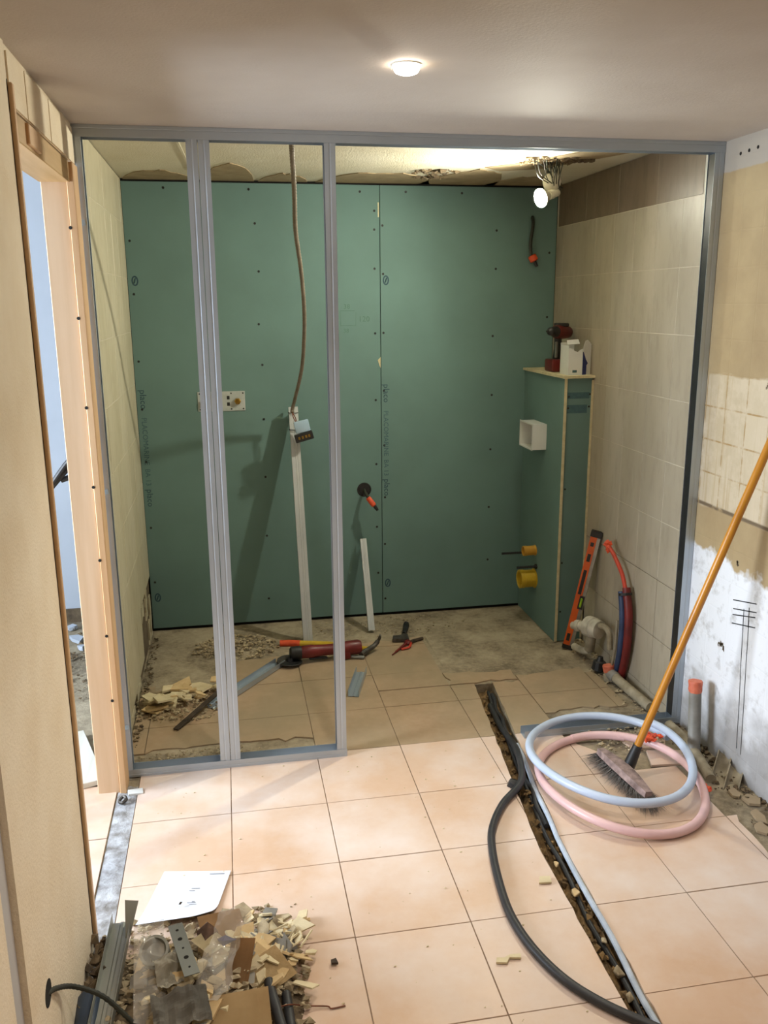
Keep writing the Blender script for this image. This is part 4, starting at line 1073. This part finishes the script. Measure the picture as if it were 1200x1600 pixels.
trench_line('trench_conduit', 'pale blue conduit along the right edge of the floor trench', 'blue_conduit', .90, .0085, -.006, 1.2, 2.96, .001)
bm = nb(); lathe(bm, [(.012, 0), (.020, .004), (.022, .03), (.016, .05), (0, .052)], axis_m((.975, 2.66, -.01), (-.6, .3, .3)), 12); single('cable_plug', bm, 'black', 'black plug end lying in the floor trench', 'plug', smooth=True)
for i, (x, y, s) in enumerate(((.948, 2.10, .020), (.945, 2.24, .016), (.935, 1.78, .020), (.93, 1.70, .016), (.95, 1.90, .012))):
    bm = nb(); octa(bm, (x, y, -.016), (s, s*1.4, s*.9)); bevel(bm, .002, 1); single('stone', bm, 'tan' if i < 2 else 'rubble', ('tan' if i < 2 else 'mottled')+' masonry chip in the floor trench, '+('second', 'first', 'fourth', 'fifth', 'third')[i]+' counting from the pipe coils', 'stone', 'masonry chips in the trench')

# ================================================================== THINGS ON THE SHOWER FLOOR
gr = thing('angle_grinder', 'dark red angle grinder lying on the dusty tiles behind the studs', 'angle grinder', (.36, 3.92, 0))
gx = Vector((1, .05, 0)).normalized(); g0 = Vector((.255, 3.925, .052))
bm = nb(); lathe(bm, [(.024, 0), (.031, .01), (.032, .06), (.029, .075), (.027, .13), (.029, .20), (.034, .225), (.036, .29), (.030, .305), (.010, .308)], axis_m(g0+gx*.03, gx), 20); obj('motor_body', bm, 'tool_red', gr, smooth=True)
bm = nb(); lathe(bm, [(.022, -.018), (.031, -.010), (.033, .02), (.030, .045)], axis_m(g0, gx), 18); obj('gear_head', bm, 'black', gr, smooth=True)
bm = nb(); lathe(bm, [(.016, 0), (.018, -.018), (.060, -.020), (.062, -.023), (.060, -.026), (.012, -.027), (0, -.027)], axis_m(g0+Vector((-.018, -.012, -.016)), (.05, .1, 1)), 30); obj('disc', bm, 'black', gr, smooth=True)
bm = nb()
n = 16; rows = []
for i in range(n+1):
    a = math.pi*.15+math.pi*1.1*i/n; c0 = g0+Vector((-.018, -.012, -.016))
    rows.append([bm.verts.new(c0+Vector((r_*math.cos(a), r_*math.sin(a), z_))) for r_, z_ in ((.022, -.012), (.064, -.012), (.065, -.028))])
for P_, Q_ in zip(rows, rows[1:]):
    for k in range(2): bm.faces.new((P_[k], P_[k+1], Q_[k+1], Q_[k]))
obj('guard', bm, 'iron', gr, smooth=True)
bm = nb(); box(bm, .475, .535, 3.905, 3.955, .004, .05); bevel(bm, .010); obj('battery', bm, 'tool_red', gr, smooth=True)
bm = nb(); box(bm, .33, .42, 3.908, 3.925, .014, .026); bevel(bm, .005); obj('paddle_switch', bm, 'black', gr)

hm = thing('claw_hammer', 'claw hammer with a yellow handle lying behind the grinder', 'hammer', (.55, 4.03, 0))
bm = nb(); tube(bm, catmull([(.30, 4.13, .016), (.42, 4.09, .018), (.53, 4.03, .020), (.63, 3.965, .024)], 8), [.015]*9+[.0165]*8+[.0135]*8, 12); obj('handle', bm, 'yellow', hm, smooth=True)
bm = nb(); tube(bm, catmull([(.205, 4.155, .014), (.26, 4.143, .015), (.305, 4.128, .016)], 5), .0165, 12); tag(obj('grip', bm, 'orange', hm, smooth=True), 'orange rubber grip')
bm = nb(); tube(bm, catmull([(.585, 3.915, .022), (.628, 3.958, .026), (.665, 3.99, .032), (.690, 4.00, .058), (.695, 3.99, .085)], 6), [.0145]*5+[.013]*6+[.012]*6+[.008]*5+[.006]*3, 10); obj('head', bm, 'iron', hm, smooth=True)
bm = nb(); tube(bm, [(.54, 3.925, .010), (.60, 3.902, .010)], .009, 8); obj('ribbed_neck', bm, 'steel_dull', hm, smooth=True)

sc = thing('scraper', 'black handled scraper lying near the back wall', 'scraper', (.84, 4.17, 0))
bm = nb(); tube(bm, catmull([(.890, 4.285, .018), (.872, 4.22, .017), (.850, 4.155, .015)], 6), [.015, .016, .017, .017, .016, .015, .014, .014, .014, .013, .012, .011, .010], 12); obj('handle', bm, 'black', sc, smooth=True)
bm = nb(); prism(bm, [(.842, 4.15), (.866, 4.135), (.86, 4.07), (.775, 4.08), (.785, 4.125), (.832, 4.132)], .004, .022); obj('blade', bm, 'iron', sc)
pr = thing('pliers', 'pair of red handled pliers lying on the dusty tiles', 'pliers', (.84, 4.02, 0))
bm = nb(); tube(bm, catmull([(.742, 3.915, .006), (.78, 3.965, .008), (.82, 4.01, .011), (.842, 4.045, .013)], 6), [.003]*4+[.006]*5+[.008]*10, 8); obj('lower_arm', bm, 'tool_red', pr, smooth=True)
bm = nb(); lathe(bm, [(.020, 0), (.021, .010), (.014, .018), (.006, .019), (0, .019)], Matrix.Translation((.848, 4.048, .002)), 16); obj('pivot', bm, 'tool_red', pr, smooth=True)
bm = nb(); tube(bm, catmull([(.85, 4.04, .010), (.885, 4.065, .010), (.935, 4.09, .009)], 6), [.010]*8+[.009]*5, 8); obj('jaw', bm, 'rust', pr, smooth=True)
bm = nb(); tube(bm, catmull([(.80, 3.975, .007), (.84, 3.985, .010), (.862, 4.03, .012)], 6), .006, 8); obj('upper_arm', bm, 'orange_hose', pr, smooth=True)

def channel(name, label, p0, p1, w, leg, mat, up=(0, 0, 1), grp=None):
    p0, p1 = Vector(p0), Vector(p1); z = (p1-p0).normalized(); y = Vector(up); y = (y-z*y.dot(z)).normalized(); x = y.cross(z)
    bm = nb(); profile_bar(bm, [(-w/2, leg), (-w/2, 0), (-w*.12, 0), (-w*.06, .002), (w*.06, .002), (w*.12, 0), (w/2, 0), (w/2, leg)], .0012, (p1-p0).length, frame_m(p0, x, y, z)); return single(name, bm, mat, label, 'metal channel', grp)
channel('metal_channel', 'long galvanised channel lying from the grinder towards the studs', (.19, 3.92, .004), (-.13, 3.50, .004), .052, .024, 'steel')
channel('metal_channel', 'short galvanised channel offcut lying right of the middle stud', (.487, 3.50, .002), (.562, 3.75, .002), .048, .030, 'steel')
bm = nb(); box(bm, -.012, .012, -.003, .003, 0, .34, bar_frame((-.275, 3.335, .004), (-.075, 3.61, .05), (0, 0, -1))); single('flat_bar', bm, 'rust', 'dark flat bar sticking out from under the broken plaster slabs', 'bar')

def shard(r, s, th, n=None):
    n = n or r.randint(4, 6); a0 = r.random()*6.28; pts = []
    for k in range(n):
        a = a0+2*math.pi*k/n+r.uniform(-.3, .3); pts.append((s[0]*math.cos(a)*r.uniform(.6, 1.15), s[1]*math.sin(a)*r.uniform(.6, 1.15)))
    bm = nb(); prism(bm, pts, -th/2, th/2)
    for v in bm.verts: v.co += Vector((r.uniform(-1, 1), r.uniform(-1, 1), r.uniform(-.3, .3)))*th*.25
    return bm
def put_shard(name, r, s, th, loc, tilt, mat, lab, cat, grp):
    o = obj(name, shard(r, s, th), mat); tag(o, lab, cat, grp); o.location = loc; o.rotation_euler = (r.uniform(-tilt, tilt), r.uniform(-tilt, tilt), r.random()*6.28); return o
r1 = random.Random(11)
for i in range(38):      # broken plaster slabs by the left wall
    t = r1.random(); x = -.40+.30*t+r1.uniform(-.02, .02); y = 3.50+.17*r1.random()+.10*t
    sz = r1.uniform(.018, .040)*(1.9 if i < 8 else 1)
    put_shard('plaster_slab', r1, (sz*1.5, sz), r1.uniform(.006, .012), (x, y, .008+.030*r1.random()*(1 if i > 4 else 1.6)), .35, 'cream' if i % 3 else 'tan', 'broken cream plaster slab in the small heap by the left shower wall', 'plaster', 'plaster slabs on the shower floor')
def rubble_heap(name, label, n, cx, cy_, rx, ry, hgt, smin, smax, mat, seed, flat=.8):
    r = random.Random(seed); bm = nb()
    for i in range(n):
        a = r.random()*6.283; q = r.random()**.6; x, y = cx+rx*q*math.cos(a), cy_+ry*q*math.sin(a); s = smin+(smax-smin)*r.random()**2
        octa(bm, (x, y, .001+s*.5+hgt*max(0, 1-q*1.05)*r.random()**.5), (s*1.4, s, s*flat), r)
    return tag(recenter(obj(name, bm, mat)), label, 'rubble', kind='stuff')
rubble_heap('plaster_crumbs', 'plaster crumbs around the slabs by the left shower wall', 520, -.25, 3.56, .22, .16, .02, .002, .011, 'rubble', 3)
rubble_heap('plaster_crumbs', 'low heap of dusty rubble at the back of the shower floor', 620, -.02, 4.17, .22, .17, .03, .003, .013, 'rubble', 4)
rubble_heap('plaster_crumbs', 'crumbs strewn behind the bottom left track', 260, -.18, 3.11, .26, .05, .004, .002, .007, 'rubble', 5)
rubble_heap('plaster_crumbs', 'crumbs at the foot of the broken left shower wall', 150, -.425, 3.80, .022, .62, .006, .002, .010, 'rubble_dark', 6)
rubble_heap('plaster_crumbs', 'crumbs strewn among the tools at the back wall', 240, .80, 4.32, .45, .16, .003, .002, .007, 'rubble', 8)
rubble_heap('plaster_crumbs', 'crumbs of broken tile inside the pipe coils', 260, 1.50, 2.92, .16, .12, .004, .002, .011, 'rubble', 9)

# ================================================================== SIDE ROOM
sbm = nb(); box(sbm, -.04, .04, 0, .42, 0, .022, Matrix.Translation((-.545, 2.955, .001)) @ Matrix.Rotation(.32, 4, 'Z')); bevel(sbm, .002, 1); single('white_board', sbm, 'rough_board', 'pale board lying on the side room floor behind the door jamb', 'board')
for i, (x, y, s) in enumerate(((-.83, 4.42, .045), (-.88, 4.60, .03), (-.79, 4.30, .025))):
    put_shard('plaster_slab', random.Random(40+i), (s, s*.8), .02, (x, y, .014), .2, 'side_wall', 'white plaster lump on the side room floor', 'plaster', 'plaster lumps in the side room')
rubble_heap('plaster_crumbs', 'dark crumbs on the side room floor', 260, -.82, 4.1, .22, .6, .004, .003, .016, 'rubble_dark', 12)
bm = nb(); box(bm, -1.4, -.53, 4.735, 4.75, ZS, .07); obj('bare_foot', bm, 'render', wsb)
for lab, pts in (('thick black cable stub, the upper one in the side room doorway', [(-.532, 3.08, 1.19), (-.56, 3.085, 1.165), (-.61, 3.09, 1.10)]), ('thick black cable stub, the lower one in the side room doorway', [(-.532, 3.11, 1.135), (-.552, 3.11, 1.118), (-.585, 3.115, 1.105)]), ('thick black cable stub between the other two in the doorway', [(-.532, 3.10, 1.172), (-.565, 3.10, 1.14), (-.625, 3.105, 1.075)])):
    bm = nb(); tube(bm, catmull(pts, 6), .0095, 10); single('cable_stub', bm, 'rubber', lab, 'cable', smooth=True)
bm = nb(); prism(bm, [(0, 0), (.05, .012), (.045, .045), (-.005, .03)], 0, .008, Matrix.Translation((-.415, 2.862, .002)) @ Matrix.Rotation(.12, 4, 'Y')); single('plaster_scrap', bm, 'white_plastic', 'white plasterboard scrap at the foot of the wooden post', 'scrap')
bm = nb(); tube(bm, catmull([(-.442, 2.83, .006), (-.43, 2.845, .014), (-.418, 2.83, .012), (-.43, 2.815, .008)], 5, True), .006, 6, True); single('wire_knot', bm, 'iron', 'small grey wire knot on the door sill', 'wire')

# ================================================================== HEAP OF RUBBISH, bottom left
HC = (-.15, 1.87)
def hh(x, y): return .115*math.exp(-((x+.17)/.22)**2-((y-1.80)/.23)**2)
r2 = random.Random(5); bm = nb()
for i in range(1500):
    x = -.415+.56*r2.random(); y = 1.45+.74*r2.random()
    if x > .13-.35*max(0, y-1.98) and r2.random() < .8: continue
    s = .003+.012*r2.random()**2.2; z = hh(x, y)*(.55+.45*r2.random()); octa(bm, (x, y, max(s*.5, z)), (s*1.5, s, s*.8), r2)
tag(recenter(obj('heap_rubble', bm, 'rubble')), 'fine rubble filling the rubbish heap by the left wall', 'rubble', kind='stuff')
bm = nb(); rows = []        # packed core of the heap
for j in range(25):
    y = 1.40+.78*j/24; rows.append([bm.verts.new((-.425+.58*i/24, y, hh(-.425+.58*i/24, y)*.80-.017+.012*mnoise.noise(Vector((i*.8, y*30, 2)))*min(1, hh(-.425+.58*i/24, y)/.05))) for i in range(25)])
for A_, B_ in zip(rows, rows[1:]):
    for i in range(24): bm.faces.new((A_[i], A_[i+1], B_[i+1], B_[i]))
single('heap_core', bm, 'rubble_dark', 'packed dark debris at the core of the rubbish heap', 'rubble', kind='stuff')
mats = ['cream', 'tan', 'cream', 'tan', 'rubble', 'cream', 'grey_rag']
COLN = {'cream': 'cream plaster', 'tan': 'tan plaster', 'rubble': 'mottled mortar', 'grey_rag': 'grey'}
for i in range(96):        # pale splinters and shards on the right flank
    x = r2.gauss(.035, .055); y = r2.gauss(2.0, .075)
    if x < -.1 or x > .16: continue
    sz = r2.uniform(.010, .030); put_shard('plaster_shard', r2, (sz*1.7, sz), r2.uniform(.003, .007), (x, y, max(.008, hh(x, y)*.85+.008+.02*r2.random())), .55, mats[i % 7], COLN[mats[i % 7]]+' broken shard on the right flank of the rubbish heap', 'shard', 'shards on the right flank of the heap')
for i in range(34):
    x = r2.uniform(-.38, .02); y = r2.uniform(1.66, 2.02); sz = r2.uniform(.012, .034)
    put_shard('plaster_shard', r2, (sz*1.5, sz), r2.uniform(.004, .009), (x, y, hh(x, y)*.9+.008), .45, mats[(i*3) % 7], COLN[mats[(i*3) % 7]]+' broken shard in the middle of the rubbish heap', 'shard', 'shards in the middle of the heap')
for i in range(12):        # splinters
    x = r2.uniform(-.02, .12); y = r2.uniform(1.92, 2.08); a = r2.random()*3.14; L = r2.uniform(.03, .07); z = max(.006, hh(x, y)+.02)
    bm = nb(); tube(bm, [(x, y, z), (x+L*math.cos(a), y+L*math.sin(a), z+r2.uniform(-.002, .015))], .003, 5); single('splinter', bm, 'cream', 'thin pale splinter on the rubbish heap', 'splinter', 'splinters on the heap')
# named pieces
channel('metal_channel', 'long dull metal channel standing out of the rubbish heap at the wall', (-.368, 1.60, .05), (-.352, 2.13, .055), .052, .030, 'steel_dull', (0, -.1, 1))
bm = nb(); prism(bm, [(0, 0), (.008, 0), (.034, .10), (-.002, .106)], 0, .0015, frame_m((-.338, 2.06, .045), (1, 0, 0), (0, .6, .8), (0, -.8, .6)))
single('metal_tongue', bm, 'steel_dull', 'tapered metal tongue bent up beside the long channel', 'metal scrap')
cl = thing('pipe_collar', 'grey plastic pipe collar lying on the rubbish heap', 'pipe collar', (-.243, 1.935, .095))
bm = nb(); lathe(bm, [(.029, 0), (.034, 0), (.034, .030), (.037, .031), (.037, .042), (.030, .042), (.029, .012), (0, .012)], axis_m((-.243, 1.935, .095), (-.12, -.5, .85)), 28); obj('collar', bm, 'steel_dull', cl, smooth=True)
stp = thing('perforated_strap', 'grey perforated metal strap lying across the rubbish heap', 'metal strap', (-.18, 1.95, .1))
M = bar_frame((-.150, 1.80, .142), (-.198, 1.99, .128), (0, 0, 1)); 
bm = nb(); box(bm, -.0185, .0185, -.001, .001, 0, .21, M); obj('strap', bm, 'steel_dull', stp)
bm = nb()
for k, rr_ in enumerate((.003, .006, .003, .006, .004)): lathe(bm, [(rr_, 0), (rr_, .0008), (0, .0008)], M @ Matrix.Translation((0, -.001, .03+.038*k)) @ Matrix.Rotation(math.pi/2, 4, 'X'), 12)
obj('punched_holes', bm, 'gap', stp)
bm = nb(); octa(bm, (-.125, 1.975, .110), (.040, .055, .038), random.Random(3)); bmesh.ops.subdivide_edges(bm, edges=list(bm.edges), cuts=2, use_grid_fill=True)
for v in bm.verts: v.co += Vector((1, .7, .8))*.006*mnoise.noise(v.co*55)
single('brick_chunk', bm, 'brick', 'dark brown chunk of brick in the rubbish heap', 'brick')
def sheet(name, M, sx, sy_, amp, f, mat, label, cat, n=16, seed=0, thick=0.0):
    bm = nb(); rows = []
    for j in range(n+1):
        rows.append([])
        for i in range(n+1):
            u, v = (i/n-.5)*sx, (j/n-.5)*sy_
            rows[-1].append(bm.verts.new(M @ Vector((u, v, amp*mnoise.noise(Vector((u*f, v*f, seed)))+amp*.5*mnoise.noise(Vector((u*f*2.7, v*f*2.7, seed+5)))))))
    for A_, B_ in zip(rows, rows[1:]):
        for i in range(n): bm.faces.new((A_[i], A_[i+1], B_[i+1], B_[i]))
    if thick: bmesh.ops.solidify(bm, geom=list(bm.faces), thickness=thick)
    return single(name, bm, mat, label, cat, smooth=thick == 0)
def ori(loc, rx, ry, rz): return Matrix.Translation(loc) @ Matrix.Rotation(rz, 4, 'Z') @ Matrix.Rotation(ry, 4, 'Y') @ Matrix.Rotation(rx, 4, 'X')
sheet('plastic_bag', ori((-.255, 1.86, .125), .25, .1, .1), .075, .26, .05, 13, 'bag', 'crumpled clear plastic bag beside the metal channel', 'plastic bag', 22, 1)
sheet('plastic_bag', ori((-.085, 1.86, .135), .3, -.4, -.5), .09, .24, .045, 13, 'bag', 'crumpled clear plastic bag over the cardboard in the heap', 'plastic bag', 22, 2)
sheet('grey_sheet', ori((-.175, 1.735, .118), .15, .1, .2), .13, .10, .035, 16, 'grey_rag', 'crumpled grey sheet low in the rubbish heap', 'sheet', 18, 3, .002)
sheet('cardboard_piece', ori((-.040, 1.885, .085), .5, -.15, -.35), .065, .12, .006, 9, 'card', 'brown cardboard piece standing in the rubbish heap', 'cardboard', 6, 4, .004)
sheet('cardboard_piece', ori((-.085, 2.085, .038), .28, .1, .25), .12, .09, .006, 9, 'card', 'brown cardboard flap under the white paper', 'cardboard', 6, 5, .004)
sheet('cardboard_piece', ori((-.055, 1.715, .085), .45, 0, .05), .17, .11, .004, 9, simple('tan_cardboard', '#cbb083', '#b8996a', 9, .85), 'tan cardboard flap at the near edge of the heap', 'cardboard', 6, 6, .004)
sheet('plaster_piece', ori((.035, 1.885, .050), .25, -.2, .5), .10, .10, .006, 12, 'tan', 'large tan plaster piece on the right of the heap', 'plaster', 6, 7, .010)
sheet('plaster_piece', ori((-.115, 1.94, .118), .2, .1, .8), .07, .06, .004, 12, 'cream', 'cream plaster piece beside the perforated strap', 'plaster', 5, 8, .008)
sheet('white_wrap', ori((-.205, 1.845, .128), .3, .2, .4), .07, .085, .03, 24, 'old_white', 'crumpled off-white wrapping beside the clear bag in the heap', 'wrapping', 14, 11, .0015)
bm = nb(); lathe(bm, [(.020, 0), (.030, .004), (.030, .10), (.024, .112), (0, .113)], ori((-.400, 1.78, .030), -1.45, .05, .05), 18); single('blue_can', bm, simple('dull_blue_can', '#27364a', '#1d2937', 9, .5), 'dark blue can between the channel and the wall', 'can', smooth=True)
bm = nb(); octa(bm, (-.075, 1.935, .118), (.030, .026, .012), random.Random(9)); single('blue_scrap', bm, 'navy', 'dark blue plastic scrap beside the strap', 'scrap')
for lab, a, b in (('black pipe offcut, the left of two at the front of the heap', (.030, 1.85, .050), (.060, 1.66, .050)), ('black pipe offcut, the right of two at the front of the heap', (.072, 1.83, .022), (.080, 1.64, .026))):
    a, b = Vector(a), Vector(b); bm = nb(); L = (b-a).length; lathe(bm, [(.006, .004), (.010, 0), (.0125, .001), (.0125, L), (0, L)], axis_m(a, b-a), 14); single('pipe_offcut', bm, 'rubber', lab, 'pipe', smooth=True)
bm = nb(); tube(bm, catmull([(.03, 1.76, .045), (.075, 1.775, .040), (.12, 1.793, .012), (.17, 1.79, .005), (.18, 1.783, .003), (.215, 1.785, .003)], 8), .0018, 6); single('rusty_wire', bm, 'copper', 'thin rusty wire curling over the tiles beside the heap', 'wire')
# black cable leaving the wall
bm = nb(); tube(bm, catmull([(-.436, 1.616, .300), (-.424, 1.665, .272), (-.405, 1.74, .206), (-.349, 1.752, .160), (-.295, 1.745, .095), (-.268, 1.73, .065)], 12), .0062, 10, ribs=True); single('wall_cable', bm, 'dark_green_cable', 'black ribbed cable arching from a hole in the left wall', 'cable', smooth=True)
# dark rubbish wedged between the channel and the wall
rr5 = random.Random(77); bm = nb()
for i in range(120):
    s = .006+.014*rr5.random()**1.6; octa(bm, (rr5.uniform(-.425, -.388), rr5.uniform(1.5, 2.12), .004+.05*rr5.random()), (s, s*1.4, s), rr5)
tag(recenter(obj('wall_gap_rubble', bm, 'rubble_dark')), 'dark rubble wedged between the metal channel and the plaster wall', 'rubble', kind='stuff')
# white paper with print
pp = thing('paper_sheet', 'white printed paper sheet lying on the tiles against the heap', 'paper', (-.19, 2.27, .004))
c00, c10, c11, c01 = Vector((-.325, 2.165, 0)), Vector((-.115, 2.140, 0)), Vector((-.060, 2.372, 0)), Vector((-.262, 2.408, 0))
def pap(u, v):
    p = c00.lerp(c10, u).lerp(c01.lerp(c11, u), v); z = .0025+.03*max(0, .35-v)**1.5*4*(0.5+u)+.035*max(0, u-.72)**1.3*(1.2-v); p.z = z; return p
bm = nb(); n = 18; rows = [[bm.verts.new(pap(i/n, j/n)) for i in range(n+1)] for j in range(n+1)]
for A_, B_ in zip(rows, rows[1:]):
    for i in range(n): bm.faces.new((A_[i], A_[i+1], B_[i+1], B_[i]))
ps = obj('sheet', bm, 'paper', pp, smooth=True)
bm = nb()
def pr_line(u0, u1, v, h):
    a, b, c, d_ = pap(u0, v), pap(u1, v), pap(u1, v+h), pap(u0, v+h)
    bm.faces.new([bm.verts.new(q+Vector((0, 0, .0008))) for q in (a, b, c, d_)])
for v, u0, u1, h in ((.93, .70, .92, .018), (.66, .52, .64, .012), (.62, .50, .58, .010), (.40, .54, .66, .014), (.37, .58, .68, .010), (.42, .60, .64, .012)): pr_line(u0, u1, v, h)
obj('print', bm, simple('grey_print', '#8b8d93', None, rough=.9), ps)
bm = nb(); octa(bm, (-.205, 2.235, .014), (.007, .009, .006)); single('pebble', bm, 'rust', 'small dark crumb lying on the white paper', 'crumb')
# crumbs on the swept tiles
r3 = random.Random(21); bm = nb()
for i in range(150):
    x = r3.uniform(-.38, .9); y = r3.uniform(1.65, 2.98); s = .0012+.0028*r3.random()**2; octa(bm, (x, y, .001+s*.3), (s*1.5, s, s*.7), r3)
tag(recenter(obj('floor_crumbs', bm, 'cream')), 'tiny pale crumbs strewn over the swept tiles', 'crumbs', kind='stuff')
for lab, pl_, loc, mat in (('pale plaster chip on the tiles beside the black hose bend', [(-.02, -.012), (.018, -.016), (.024, .012), (-.008, .016)], (.868, 2.145, .003), 'cream'),
                          ('curled paper scrap on the tiles left of the black hose', [(-.04, -.006), (-.012, -.012), (.0, .004), (.03, -.002), (.034, .012), (.004, .014), (-.014, .006), (-.034, .010)], (.665, 1.855, .003), 'cream'),
                          ('dark nail head crumb on the tiles right of the heap', [(-.008, -.006), (.010, -.008), (.006, .010), (-.008, .006)], (.205, 1.93, .006), 'rust')):
    bm = nb(); prism(bm, pl_, 0, .006, Matrix.Translation(loc)); single('floor_scrap', bm, mat, lab, 'scrap')
